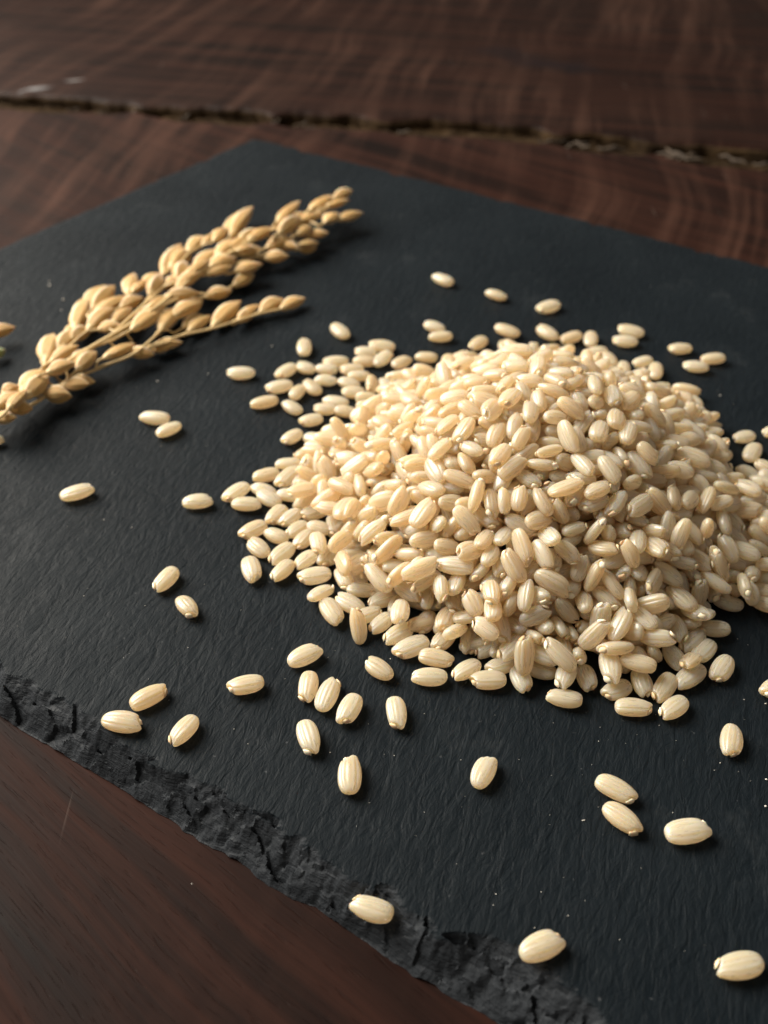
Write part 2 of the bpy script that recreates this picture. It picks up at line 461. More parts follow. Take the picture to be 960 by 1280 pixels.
# ------------------------------------------------------------------ rice grains
SIZES = (.82, .91, 1.0)
def sgn_pow(x, p): return np.sign(x) * np.abs(x) ** p
def grain_shape(size, seed, nu, nv):
    """one hulled grain, long axis x, germ at +x; returns body (verts, faces), germ (verts, faces) in mm"""
    rs = np.random.RandomState(seed)
    a = 2.60 * size * rs.uniform(.96, 1.03); b = 1.41 * (.45 + .55 * size) * rs.uniform(.92, 1.07); c = .97 * (.5 + .5 * size) * rs.uniform(.93, 1.06)
    th = -math.pi / 2 + math.pi * np.linspace(0, 1, nv)
    ph = 2 * math.pi * np.arange(nu) / nu
    PH, TH = np.meshgrid(ph, th, indexing='ij')
    r = np.cos(TH).clip(0, 1) ** rs.uniform(.62, .82)
    x = a * sgn_pow(np.sin(TH), .96)
    ring = 1.0 - 0 * PH; rib = 0 * PH
    for side in (math.pi / 2, 3 * math.pi / 2):          # grooves and the ribs between them on each flat face
        for o, dpt in ((-.74, .12), (-.17, .085), (.23, .085), (.76, .12)):
            o = o + rs.uniform(-.07, .07)
            q = (PH - side - o + math.pi) % (2 * math.pi) - math.pi
            ring = ring - dpt * rs.uniform(.1, 1.2) * np.exp(-(q / .13) ** 2)
        for o, wd in ((-.46, .075), (.03, .06), (.48, .075)):
            q = (PH - side - o - .05 * np.sin(3 * TH + seed) + math.pi) % (2 * math.pi) - math.pi
            k_ = rs.uniform(.1, 1.0) ** 1.5
            ring = ring + .034 * k_ * np.exp(-(q / wd) ** 2); rib = rib + k_ * np.exp(-(q / wd) ** 2)
    fade = np.clip(np.cos(TH) * 1.7, 0, 1)
    ring = 1 + (ring - 1) * fade; rib = rib * fade
    y = b * r * ring * sgn_pow(np.cos(PH), .9)
    z = c * r * ring * sgn_pow(np.sin(PH), .85)
    y = y + .10 * rs.uniform(.2, 1.5) * (1 - (x / a) ** 2) * b      # back more arched than the belly
    y = y * (1 + .09 * rs.uniform(-1, 1) * x / a); z = z * (1 + .07 * rs.uniform(-1, 1) * x / a)
    P = np.stack([x, y, z], -1)
    lump = rs.uniform(-1, 1, 6)
    P[..., 2] += .05 * lump[0] * np.sin(1.1 * x + lump[1]); P[..., 1] += .06 * lump[2] * np.sin(1.3 * x + 2 * lump[3])
    side = 1 if rs.rand() < .5 else -1
    notch = np.array([a * 1.08, b * .62 * side, .15 * lump[4]]); rad = 1.12
    d = np.linalg.norm((P - notch) * np.array([1, 1, .75]), axis=-1)
    k = np.clip(1 - d / rad, 0, 1); k = np.clip(k * 1.6, 0, 1); k = k * k * (3 - 2 * k)
    P = P - k[..., None] * np.array([.36, .36 * side, 0])
    beak = np.clip((x / a - .80) / .20, 0, 1)
    P[..., 1] -= beak * .16 * b * side; P[..., 0] += beak ** 2 * .16 * (P[..., 1] * side < 0)
    P += (rs.rand(nu, nv, 3) - .5) * .014
    P[:, 0] = P[:, 0].mean(0); P[:, -1] = P[:, -1].mean(0)
    V = P.reshape(-1, 3); F = grid_faces(nu, nv, True)
    gu, gv = (9, 6) if nu > 20 else (5, 4)
    ph = 2 * math.pi * np.arange(gu) / gu; th = -math.pi / 2 + math.pi * np.linspace(0, 1, gv)
    PH, TH = np.meshgrid(ph, th, indexing='ij')
    G = np.stack([.20 * np.cos(TH) * np.cos(PH), .60 * np.sin(TH), .48 * np.cos(TH) * np.sin(PH)], -1)
    G *= rs.uniform(.65, 1.25, (gu, gv, 1))
    G[:, 0] = G[:, 0].mean(0); G[:, -1] = G[:, -1].mean(0)
    an = -.75 * side; ca, sa = math.cos(an), math.sin(an)
    G = np.stack([G[..., 0] * ca + G[..., 1] * sa, -G[..., 0] * sa + G[..., 1] * ca, G[..., 2]], -1)
    G = G + np.array([a * .825, b * .44 * side, .12 * lump[4]])
    return V, F, G.reshape(-1, 3), grid_faces(gu, gv, True), rib.reshape(-1)
def set_local(me, arr, rib=None):
    at = me.attributes.new('local', 'FLOAT_VECTOR', 'POINT')
    at.data.foreach_set('vector', np.asarray(arr, np.float32).reshape(-1))
    if rib is not None:
        at = me.attributes.new('rib', 'FLOAT', 'POINT'); at.data.foreach_set('value', np.asarray(rib, np.float32))
VARIANTS = {}
for ci, size in enumerate(SIZES):
    for k in range(4):
        V, F, GV, GF, RB = grain_shape(size, 10 * ci + k, 72, 24)
        body = mesh_from('rice_grain', V * MM, F, M_rice); set_local(body, V, RB)
        germ = mesh_from('germ', GV * MM, GF, M_germ)
        VARIANTS[ci, k] = (body, germ)
# pose: name, size class, x y z (1/100 mm), roll pitch yaw (degrees)
GRAINS = """A 2 -3446 7714 104 2 0 -10 105
B 2 -3162 8122 104 3 0 36 105
C 2 -2617 7600 104 4 0 -118 99
D 2 -1880 8343 104 6 0 -166 96
E 2 -1112 8834 104 3 0 32 99
F 2 -1040 8306 104 6 0 -94 98
G 2 -748 8165 104 -6 0 72 110
H 2 -467 7939 104 0 0 -113 95
I 2 -62 8618 104 6 0 136 90
J 2 156 7872 104 2 0 -83 98
K 2 -991 7489 104 6 0 -72 105
L 2 -421 6916 104 -5 0 91 102
M 2 1256 6952 104 0 0 62 93
N 2 2862 6714 104 -3 0 -33 104
O 2 2863 6314 104 1 0 -45 102
P 2 3616 6137 104 1 0 9 106
Q 2 4477 7443 104 -7 0 -109 95
R 2 3319 7949 104 -4 0 -3 98
S 2 3856 7963 104 -3 0 -142 95
T 2 5311 8302 104 6 0 -151 89
U 2 1710 4758 104 4 0 21 99
V 2 -134 5272 104 -5 0 162 99
W 2 3812 4573 104 4 0 -168 106
X 2 -5122 12345 104 -5 0 26 106
Y 2 -3080 12112 104 2 0 7 95
Z 2 -3306 10341 104 -5 0 -118 100
AA 2 -2907 9774 104 -7 0 -53 91
BB 2 -2038 10550 104 5 0 -73 100
CC 2 -2770 15917 104 -4 0 -180 104
DD 2 -4183 14454 104 -4 0 170 109
EE 2 -3882 14104 104 7 0 -137 99
FF 2 -1905 15988 104 5 0 -129 97
GG 2 -1991 15455 104 -3 0 -162 100
HH 2 -2234 14944 104 6 0 -161 104
II 2 -1592 16833 104 1 0 93 112
JJ 2 -903 17455 104 2 0 122 110
KK 2 -1525 16099 104 -4 0 146 84
LL 2 -1631 15251 104 6 0 67 84
MM 2 -1694 14773 104 3 0 137 91
NN 2 -1363 15423 104 6 0 125 95
OO 2 -946 16318 104 5 0 -175 97
PP 2 -1120 16049 104 -3 0 171 87
QQ 2 -1114 15670 104 -2 0 173 84
RR 2 -41 16881 104 -5 0 170 103
SS 2 -364 16659 104 -5 0 172 84
TT 2 -391 16332 104 -6 0 170 84
UU 2 -18 16407 104 -3 0 55 108
VV 2 343 16276 104 1 0 39 84
WW 2 -623 16035 104 -7 0 -175 90
XX 2 -483 15820 104 2 0 176 84
YY 2 -670 15569 104 -2 0 155 88
ZZ 2 -582 15269 104 -3 0 -180 84
A1 2 -1080 14728 104 4 0 173 84
A2 2 -897 14957 104 0 0 162 96
A3 2 -723 14659 104 -3 0 171 84
A4 2 -1326 14381 104 0 0 -162 84
A5 2 -1641 13885 104 3 0 -133 84
A6 2 1314 19618 104 -6 0 138 106
A7 2 2438 18933 104 7 0 150 96
A8 2 3507 18439 104 -7 0 -152 108
A9 2 1042 17626 104 3 0 147 92
A10 2 1155 17244 104 5 0 -176 96
A11 2 1903 17003 104 -7 0 -128 99
A12 2 2538 17469 104 4 0 143 109
A13 2 3356 17393 104 -2 0 124 110
A14 2 3809 17206 104 1 0 -152 100
A15 2 4213 17140 104 -7 0 81 102
A16 2 5080 17453 104 -6 0 155 104
A17 2 4895 17069 104 -4 0 171 96
A18 2 5091 16311 104 6 0 -157 84
A19 2 5290 15983 104 -4 0 78 103
A20 2 5948 16791 104 4 0 -176 89
A21 2 6105 16141 104 6 0 167 93
A22 2 6506 16426 104 6 0 -174 97
A23 2 4684 16072 104 -2 0 83 84
A24 2 4222 16637 104 -2 0 -159 97
A25 2 4448 16385 104 0 0 105 97
A27 2 844 16476 104 4 0 171 87
A28 2 6428 13884 104 -5 0 -159 84
A29 2 6451 13421 104 3 0 58 100
A30 2 6574 13010 104 4 0 130 84
A31 2 7018 14043 104 5 0 -164 93
A32 2 6219 12869 104 -6 0 136 84
B1 2 -2468 12367 104 6 0 -131 101
B2 2 -2269 12052 104 -6 0 -2 94
B3 2 -2008 12815 104 -2 0 -162 93
B4 2 -2014 12417 104 2 0 155 90
B5 2 -1907 12214 104 6 0 139 96
B6 2 -1629 12770 104 -2 0 -125 111
B7 2 -1657 13118 104 6 0 -177 85
B8 2 -1584 12299 104 1 0 176 84
B9 2 -2092 11443 104 -3 0 -142 93
B10 2 -1959 11029 104 -3 0 130 91
B11 2 -1705 11303 104 -4 0 150 84
B12 2 -1595 10904 104 -6 0 -126 102
B13 2 -1748 11803 104 -5 0 -120 88
B14 2 -1522 11734 104 3 0 -130 86
B15 2 -1557 10527 104 7 0 -124 92
B16 2 -1387 11458 104 -5 0 -132 84
B17 2 -1140 11865 104 -6 0 -151 91
B18 2 -1276 11221 104 7 0 -119 85
B19 2 -1024 10895 324 0 0 -78 89
B20 2 -1217 10762 104 -1 0 -128 87
B21 2 -1054 10418 104 -4 0 -167 98
B22 2 -819 10901 104 1 0 -122 112
B23 2 -803 11539 104 4 0 -80 90
B24 2 -1045 11489 104 -1 0 164 84
B25 2 -414 11055 104 -1 0 -174 84
B26 2 -397 10473 304 -6 0 -138 103
B28 2 -613 10349 104 6 0 -69 89
B29 2 -339 10104 104 -6 0 -12 91
C1 2 -774 9680 104 0 0 -63 101
C2 2 -498 9845 104 5 0 142 98
C3 2 -232 9603 104 -5 0 28 87
C4 2 1 9934 104 3 0 -153 101
C5 2 484 9918 104 6 0 -33 106
C6 2 221 9479 324 2 0 -100 85
C7 2 -48 9453 104 4 0 -132 85
C8 2 202 9258 104 -5 0 -141 98
C9 2 383 9012 104 -1 0 -151 106
C10 2 592 9476 104 -5 0 -122 85
C11 2 722 8794 104 5 0 -14 97
C12 2 626 8480 104 -3 0 -178 97
C13 2 840 9146 104 -1 0 -128 84
C14 2 867 9359 304 7 0 -111 84
C15 2 988 9616 404 5 0 -77 97
D1 2 1134 8603 104 7 0 -142 92
D2 2 1428 8425 104 -1 0 -178 95
D3 2 1860 8438 104 0 0 -75 86
D4 2 2426 8114 104 3 0 169 95
D5 2 2460 8421 224 0 0 -113 95
D6 2 2766 8455 104 -3 0 -84 84
D7 2 1207 9118 104 -1 0 -97 89
D8 2 1458 9002 104 -5 0 -137 88
D9 2 1768 8806 354 -2 0 -129 112
D10 2 1620 8673 104 7 0 -159 84
D12 2 2184 8700 304 6 0 141 94
D13 2 2168 8585 104 2 0 164 84
E1 2 3063 8497 304 0 0 -91 112
E2 2 3151 8255 104 -2 0 -155 84
E3 2 3503 8373 104 -6 0 -85 89
E4 2 3797 8294 104 -3 0 -126 103
E5 2 4190 8489 104 4 0 -141 112
E6 2 4488 8936 104 5 0 -133 91
E7 2 4667 8629 104 -2 0 -127 96
E8 2 3452 8517 354 4 0 161 97
E9 2 4373 9128 104 4 0 -133 101
E10 2 4760 9352 104 3 0 178 84
E11 2 4045 8814 104 2 0 -73 84
E12 2 5629 9821 104 4 0 155 84
E13 2 5090 9852 104 -2 0 165 84
- 0 -722 11475 110 -32 -21 30 100
- 1 -732 11812 110 80 10 99 100
- 0 -732 12047 110 -52 -12 135 100
- 1 -820 12488 110 -21 15 0 100
- 2 -738 12826 110 13 -3 -66 100
- 2 -424 10409 110 -86 -21 -54 100
- 1 -483 10817 110 -80 4 174 100
- 1 -435 11050 110 -38 -17 -158 100
- 2 -383 11470 110 -23 18 -67 100
- 2 -423 13498 110 -17 28 -66 100
- 0 -412 13749 110 -61 -5 -15 100
- 0 -54 10077 110 37 -7 -41 100
- 0 -109 10452 110 51 -24 -18 100
- 2 -61 10787 110 -47 -25 -156 100
- 0 -123 14125 110 -56 22 -4 100
- 1 210 9795 110 9 -4 65 100
- 0 310 10034 110 -8 -21 30 100
- 2 241 10342 110 -43 -2 138 100
heap 2 547 9447 110 12 -13 -150 100
- 0 663 9798 110 -34 -19 -25 100
- 2 620 10008 110 -49 7 35 100
- 0 579 14771 110 -13 7 -126 100
- 2 883 9442 110 -37 15 64 100
- 1 924 9749 110 39 -14 147 100
- 1 999 15139 110 -29 22 48 100
- 0 1278 9045 110 -22 -16 1 100
- 1 1313 9344 110 -57 0 -120 100
- 0 1301 9714 110 25 -16 99 100
- 2 1298 15125 110 8 12 -19 100
- 2 1664 8990 110 6 -16 -121 100
- 0 1594 9331 110 -30 -19 126 100
- 0 1682 15232 110 -19 20 -1 100
- 1 1570 15552 110 7 -8 65 100
- 0 1892 9007 110 -80 -1 74 100
- 2 2029 9366 110 -32 -8 6 100
- 0 1904 15570 110 -82 0 106 100
- 1 2368 9036 110 17 -17 -82 100
- 2 2276 9416 110 -23 7 -139 100
- 0 2246 15557 110 4 -6 32 100
- 0 2231 15823 110 -6 23 -33 100
- 0 2664 9046 110 4 -17 -104 100
- 0 2587 9377 110 -84 10 121 100
- 2 2631 15551 110 74 7 -148 100
- 2 2654 15795 110 44 1 -105 100
- 1 3027 9020 110 20 14 116 100
- 2 2954 9325 110 -37 -6 -141 100
- 2 2964 15524 110 -53 29 30 100
- 2 3034 15875 110 -40 13 -34 100
- 1 3259 8983 110 -30 28 -64 100
- 0 3371 9437 110 -85 23 -141 100
- 1 3348 9713 110 -66 15 -104 100
- 0 3332 15216 110 -49 -4 92 100
- 0 3377 15491 110 -12 -8 -1 100
- 0 3264 15815 110 -64 -20 -92 100
- 0 3627 9343 110 -25 19 138 100
- 0 3629 9708 110 1 -19 141 100
- 1 3650 15169 110 -18 -2 117 100
- 1 3591 15580 110 49 -27 -56 100
- 1 4006 9360 110 6 27 -109 100
- 0 3980 9797 110 12 -18 18 100
- 1 4039 10054 110 56 -12 62 100
- 2 3964 14788 110 -11 -19 -27 100
- 0 4013 15181 110 50 0 -110 100
- 2 3962 15560 110 15 16 -2 100
- 0 4298 9706 110 -54 -2 126 100
- 2 4360 10099 110 -25 6 59 100
- 1 4304 10428 110 70 2 -12 100
- 1 4292 14480 110 -52 21 -176 100
- 2 4316 14827 110 20 27 -112 100
- 0 4310 15143 110 18 15 -74 100
- 2 4626 10110 110 -11 8 116 100
- 2 4629 10467 110 -50 -15 -146 100
- 2 4724 10757 110 -81 10 -167 100
- 2 4728 14197 110 -12 0 -60 100
- 2 4663 14431 110 0 6 155 100
- 1 4645 14856 110 25 25 -148 100
- 0 4718 15109 110 -67 3 -146 100
- 1 4989 10056 110 -75 -6 -63 100
- 0 4960 10438 110 82 -26 -48 100
- 1 4992 10691 110 24 14 19 100
- 1 5000 11130 110 4 -24 70 100
- 0 5032 11488 110 28 27 147 100
- 0 5079 13506 110 65 -17 -110 100
- 2 5019 13800 110 -59 3 -168 100
- 2 5024 14201 110 40 -19 14 100
- 0 4977 14461 110 -74 -12 -165 100
- 2 5029 14815 110 -79 -22 6 100
- 0 5291 10777 110 -24 -1 52 100
- 2 5417 11056 110 21 4 19 100
- 1 5413 11473 110 -66 -19 0 100
- 1 5417 11795 110 53 -3 -149 100
- 2 5321 12066 110 44 22 82 100
- 1 5399 12446 110 58 -26 38 100
- 0 5382 12722 110 32 -15 113 100
- 2 5339 13064 110 -59 25 92 100
- 2 5296 13471 110 -41 29 64 100
- 0 5354 13775 110 -78 8 114 100
- 0 5413 14212 110 29 -24 179 100
- 2 5732 11489 110 50 1 142 100
- 2 5769 11813 110 1 23 -45 100
- 2 5668 12133 110 30 9 4 100
- 2 5735 12519 110 76 16 -24 100
- 0 5675 12769 110 44 27 -177 100
- 0 5746 13104 110 20 25 7 100
- 0 5731 13412 110 10 21 4 100
- 0 5649 13789 110 45 8 178 100
- 2 -446 11104 350 35 13 120 100
- 2 -461 11449 350 -73 4 111 100
- 0 -429 11761 350 26 12 117 100
- 0 -467 12086 350 37 11 -39 100
- 1 -466 12501 350 -15 19 -30 100
- 0 -468 12782 350 -28 -27 -133 100
- 2 -433 13123 350 65 26 -14 100
- 2 -138 10456 350 -45 -18 -159 100
- 0 -89 10714 350 0 -6 -120 100
- 1 -51 11093 350 -83 -3 81 100
- 1 -39 11412 350 67 0 -15 100
- 2 -104 11708 350 75 12 -9 100
- 1 -106 13527 350 -41 14 -1 100
- 1 -89 13771 350 -24 6 -94 100
- 2 303 10106 350 72 -12 162 100
- 0 251 10344 350 26 23 128 100
- 0 211 10752 350 -67 15 -147 100
- 0 314 14162 350 44 18 5 100
- 1 631 9768 350 -23 -10 83 100
- 1 648 10027 350 -85 -1 -28 100
- 1 602 10346 350 -6 -4 -124 100
- 2 610 14555 350 66 23 -166 100
- 0 978 9683 350 59 21 -177 100
- 0 914 10004 350 23 -9 56 100
- 0 934 14825 350 -29 -17 59 100
- 0 1349 9388 350 78 -11 -12 100
- 2 1286 9661 350 -28 4 -27 100
- 2 1225 10080 350 5 4 137 100
- 1 1293 14886 350 -79 -27 -58 100
- 0 1264 15144 350 -30 4 49 100
- 1 1585 9403 350 38 5 -164 100
- 0 1644 9670 350 -48 8 93 100
- 1 1635 14872 350 11 10 127 100
- 2 1589 15107 350 35 19 176 100
- 2 1959 9352 350 -39 4 109 100
- 2 1980 9679 350 49 22 -32 100
- 1 1940 15153 350 -35 10 121 100
- 1 1921 15501 350 -57 5 54 100
- 0 2319 9362 350 76 24 15 100
- 2 2341 9691 350 -46 9 117 100
- 0 2363 15183 350 77 -26 -9 100
- 0 2268 15457 350 -66 28 171 100
- 0 2606 9380 350 45 20 179 100
- 1 2638 9676 350 18 14 -41 100
- 2 2600 15178 350 65 11 -30 100
- 0 2677 15507 350 63 -18 90 100
- 2 3007 9454 350 31 -13 130 100
- 2 3028 9769 350 -84 23 46 100
- 0 2962 10002 350 44 -27 -63 100
- 1 2994 14880 350 -26 21 -162 100
- 2 2993 15215 350 -33 7 -99 100
- 2 3028 15524 350 -72 13 45 100
- 1 3290 9397 350 18 -15 58 100
- 1 3367 9779 350 52 -6 127 100
- 2 3255 10044 350 46 8 30 100
- 1 3307 14852 350 82 17 -5 100
- 0 3301 15112 350 26 -14 -14 100
- 2 3275 15486 350 -47 -17 -116 100
- 0 3617 9729 350 75 27 31 100
- 1 3623 10072 350 -7 -18 -116 100
- 1 3600 14770 350 6 8 -26 100
- 1 3643 15123 350 -11 25 -1 100
- 1 4050 9661 350 14 0 160 100
- 0 4010 10079 350 -30 -4 162 100
- 1 4011 10389 350 67 18 140 100
- 1 3965 14426 350 -34 21 8 100
- 1 4051 14841 350 47 23 -59 100
- 2 3988 15128 350 -12 -1 -165 100
- 2 4389 10113 350 0 -9 -154 100
- 0 4308 10357 350 5 21 128 100
- 1 4406 10695 350 74 -22 31 100
- 2 4404 11116 350 13 12 -89 100
- 1 4363 13870 350 67 -10 172 100
- 0 4332 14110 350 -82 2 -101 100
- 2 4326 14427 350 -7 -3 -74 100
- 2 4367 14792 350 40 -1 -149 100
- 0 4619 10091 350 -18 -5 -152 100
- 1 4724 10424 350 -85 27 -32 100
- 1 4673 10787 350 -73 15 62 100
- 0 4729 11038 350 -55 4 -98 100
- 1 4630 11448 350 -2 -12 95 100
- 0 4750 13103 350 -61 19 -104 100
- 2 4669 13521 350 -31 -10 89 100
- 2 4662 13816 350 -34 25 150 100
- 1 4624 14133 350 70 25 111 100
- 1 4686 14497 350 -25 -9 134 100
- 0 5036 10743 350 -36 -18 -16 100
- 1 4968 11046 350 9 18 -149 100
- 0 4998 11417 350 -57 16 84 100
- 0 5036 11793 350 -41 11 -35 100
- 1 5003 12115 350 21 21 79 100
- 2 5058 12473 350 -62 11 57 100
- 1 4961 12746 350 0 18 128 100
- 0 5065 13101 350 -7 8 60 100
- 2 4985 13423 350 -67 -16 -59 100
- 1 4983 13758 350 58 -6 -38 100
- 1 4980 14116 350 24 9 -178 100
- 1 5388 11432 350 14 -17 122 100
- 2 5292 11825 350 -53 -17 154 100
- 0 5419 12113 350 -78 -29 -48 100
- 0 5398 12472 350 71 -6 55 100
- 0 5430 12737 350 -64 14 98 100
- 1 5331 13109 350 71 10 53 100
- 2 5391 13495 350 53 4 -177 100
- 0 5305 13829 350 -70 9 -118 100
- 0 -370 11801 590 -29 28 -95 100
- 0 -368 12140 590 35 -14 4 100
- 0 -30 10711 590 -11 -19 -118 100
- 0 -22 11158 590 -71 16 47 100
- 0 -68 11370 590 40 -4 27 100
- 1 -107 11720 590 44 7 34 100
- 2 -40 12091 590 -15 24 27 100
- 2 -146 12499 590 4 17 -53 100
- 1 -87 12855 590 63 6 -71 100
- 0 -49 13109 590 17 -22 -173 100
- 0 284 10444 590 -81 1 -13 100
- 2 255 10749 590 -16 -12 3 100
- 2 207 11067 590 78 22 -81 100
- 2 225 11438 590 -39 -10 15 100
- 2 208 11775 590 45 0 121 100
- 1 290 13498 590 -33 -10 -100 100
- 2 324 13869 590 79 -13 24 100
- 1 537 10044 590 -26 -1 82 100
- 2 657 10473 590 -64 -4 90 100
- 2 649 10758 590 -9 27 -105 100
- 1 602 11088 590 12 8 121 100
- 1 658 13848 590 38 -2 -50 100
- 2 555 14118 590 -77 -10 -13 100
- 2 946 10115 590 58 -14 161 100
- 0 933 10418 590 -82 -27 129 100
- 2 1002 10777 590 18 7 -9 100
- 2 936 14204 590 -44 20 102 100
- 0 974 14457 590 3 -25 91 100
- 1 1295 9784 590 17 8 -159 100
- 2 1215 10136 590 -53 -19 -172 100
- 2 1345 10463 590 -15 -1 31 100
- 1 1316 14449 590 -8 -21 26 100
- 2 1260 14808 590 51 9 129 100
- 1 1557 9783 590 54 -14 101 100
- 2 1551 10116 590 -72 0 94 100
- 1 1624 10374 590 -32 -25 178 100
- 0 1688 14508 590 56 14 142 100
- 1 1665 14804 590 39 11 94 100
- 0 1934 9759 590 -19 -22 -173 100
- 2 1968 10032 590 62 21 -79 100
- 0 1901 14515 590 -82 -3 -161 100
- 2 1919 14831 590 -73 -28 105 100
- 0 2008 15185 590 69 28 86 100
- 0 2300 9705 590 41 10 -43 100
- 1 2344 10060 590 -42 -1 -38 100
- 0 2276 14773 590 73 -6 -57 100
- 0 2281 15205 590 78 -7 -102 100
- 2 2580 9701 590 68 7 20 100
- 2 2684 10125 590 -65 -4 43 100
- 1 2658 10359 590 -46 -24 78 100
- 1 2647 14787 590 -51 -25 27 100
- 1 2646 15124 590 -35 14 75 100
- 1 3035 9772 590 -40 -16 166 100
- 0 2963 10104 590 -52 -2 127 100
- 1 2921 14484 590 -70 -20 -10 100
- 0 2975 14796 590 -46 16 -172 100
- 1 3004 15220 590 -54 -21 176 100
- 0 3291 9742 590 -37 -27 -84 100
- 2 3289 10117 590 -79 -24 -153 100
- 1 3310 10386 590 63 3 121 100
- 0 3260 14511 590 15 4 7 100
- 2 3325 14778 590 -29 -28 -82 100
- 0 3289 15200 590 -3 27 -156 100
- 0 3646 9730 590 -65 17 99 100
- 1 3595 10130 590 -21 8 -104 100
- 0 3648 10399 590 46 13 39 100
- 1 3704 10684 590 -69 5 -176 100
- 2 3718 14208 590 16 -11 43 100
- 2 3684 14437 590 -79 28 19 100
- 2 3712 14802 590 69 -14 -81 100
- 2 4027 10030 590 -3 20 163 100
- 1 4055 10460 590 -60 -20 -174 100
- 2 3968 10715 590 5 9 92 100
- 2 3981 13779 590 -79 -23 71 100
- 0 4004 14124 590 24 -19 -63 100
- 2 3956 14513 590 -35 -10 -177 100
- 0 3957 14808 590 60 -24 -97 100
- 0 4345 10456 590 16 -13 -26 100
- 0 4314 10759 590 46 -7 -149 100
- 1 4338 11091 590 85 19 7 100
- 2 4316 11413 590 -29 10 -78 100
- 1 4407 11759 590 -14 19 -113 100
- 1 4329 13090 590 22 -18 118 100
- 0 4365 13448 590 37 -19 156 100
- 1 4403 13874 590 8 -16 -3 100
- 1 4272 14198 590 -64 -21 133 100
- 1 4324 14474 590 35 -4 175 100
- 0 4721 10709 590 -13 -1 -38 100
- 1 4748 11093 590 85 0 62 100
- 2 4639 11391 590 -46 16 -8 100
- 0 4717 11822 590 -63 -23 148 100
- 0 4649 12145 590 -109 154 7 100
- 0 4667 12483 590 -64 -26 -139 100
- 2 4648 12775 590 65 -24 61 100
- 0 4632 13190 590 82 -25 13 100
- 1 4735 13491 590 -16 9 -23 100
- 1 4677 13866 590 63 28 -153 100
- 2 4747 14145 590 72 24 0 100
- 1 5017 11122 590 14 -10 18 100
- 2 5029 11407 590 -62 12 119 100
- 2 4978 11826 590 -2 -12 107 100
- 1 4992 12154 590 -6 -16 125 100
- 1 4973 12507 590 -19 4 42 100
- 0 5060 12811 590 19 -29 -28 100
- 1 4995 13155 590 31 -4 -155 100
- 0 4972 13465 590 -37 -7 67 100
- 2 5319 12381 590 45 -9 91 100
- 1 320 10710 830 -57 18 -52 100
- 1 266 11056 830 -63 10 -95 100
- 2 251 11408 830 -44 3 -13 100
- 0 231 11780 830 -75 -9 -60 100
- 1 281 12133 830 -45 0 98 100
- 1 221 12430 830 -50 -26 86 100
- 0 244 12757 830 -10 19 -53 100
- 0 316 13105 830 -39 -27 -49 100
- 1 645 10400 830 -15 26 -102 100
- 2 549 10698 830 -66 -8 28 100
- 1 587 11053 830 27 -7 173 100
- 0 558 11497 830 -69 13 161 100
- 1 566 11824 830 46 3 -115 100
- 0 581 12179 830 63 15 79 100
- 2 633 12479 830 70 -20 41 100
- 1 619 12815 830 -44 -25 49 100
- 0 664 13116 830 -53 20 92 100
- 0 538 13510 830 35 10 -13 100
- 0 536 13790 830 -23 -24 28 100
- 2 914 10374 830 -31 -27 133 100
- 1 935 10697 830 4 15 -152 100
- 1 909 11117 830 -47 6 -121 100
- 1 1004 11380 830 -42 5 140 100
- 2 904 13431 830 -83 -7 66 100
- 2 902 13843 830 -15 22 179 100
- 0 931 14218 830 26 25 -124 100
- 0 1235 10019 830 45 10 -95 100
- 0 1348 10385 830 32 -26 -166 100
- 1 1324 10716 830 9 -24 -146 100
- 1 1267 13822 830 -72 21 91 100
- 1 1264 14128 830 -68 -24 -65 100
- 0 1345 14482 830 8 -12 143 100
- 2 1594 10057 830 -21 -3 164 100
- 1 1586 10364 830 -79 25 41 100
- 2 1639 10809 830 -10 10 -150 100
- 0 1645 14183 830 -59 25 179 100
- 2 1582 14464 830 30 8 -52 100
- 2 1673 14835 830 4 17 48 100
- 1 1906 10007 830 6 -17 -115 100
- 0 1983 10435 830 85 2 108 100
- 1 2026 10805 830 28 11 83 100
- 1 1981 14211 830 20 17 -9 100
- 2 1925 14495 830 -10 16 -145 100
- 1 1938 14761 830 -30 -17 -127 100
- 1 2259 9790 830 -39 -2 78 100
- 1 2328 10013 830 44 -16 30 100
- 1 2339 10444 830 -64 28 175 100
- 2 2263 10802 830 6 14 146 100
- 2 2299 14197 830 80 -15 -79 100
- 0 2230 14504 830 38 11 -10 100
- 0 2344 14787 830 67 14 -68 100
- 1 2599 9789 830 -43 -16 -150 100
- 1 2621 10094 830 62 -25 -78 100
- 0 2689 10452 830 -63 4 -65 100
- 2 2646 10782 830 46 24 -27 100
- 2 2610 14108 830 -74 22 18 100
- 2 2620 14520 830 43 26 75 100
- 0 2645 14898 830 15 18 -131 100
- 1 2919 10079 830 66 -16 -36 100
- 1 2991 10360 830 49 -16 -12 100
- 0 2974 10704 830 -25 27 -34 100
- 2 2984 14099 830 -37 10 161 100
- 2 3046 14460 830 -71 27 -146 100
- 2 3012 14766 830 11 -12 170 100
- 0 3335 10101 830 39 12 148 100
- 2 3314 10376 830 -46 7 179 100
- 1 3316 10723 830 82 -9 95 100
- 2 3290 11107 830 21 -3 -111 100
- 0 3275 13874 830 -60 -25 -82 100
- 1 3263 14136 830 -58 -16 -43 100
- 0 3253 14529 830 23 -4 81 100
- 0 3303 14843 830 -30 10 14 100
- 0 3714 10478 830 16 12 -105 100
- 1 3728 10681 830 42 18 -174 100
- 0 3651 11140 830 -86 -5 -131 100
- 0 3633 11476 830 -62 8 174 100
- 1 3608 13447 830 -21 19 -38 100
- 1 3701 13857 830 45 27 -7 100
- 0 3691 14153 830 -23 7 -110 100
- 1 3627 14435 830 82 -26 103 100
- 2 3967 10376 830 83 -3 -49 100
- 2 3981 10706 830 -62 22 -24 100
- 2 4061 11087 830 -80 21 148 100
- 0 4022 11377 830 -35 -17 47 100
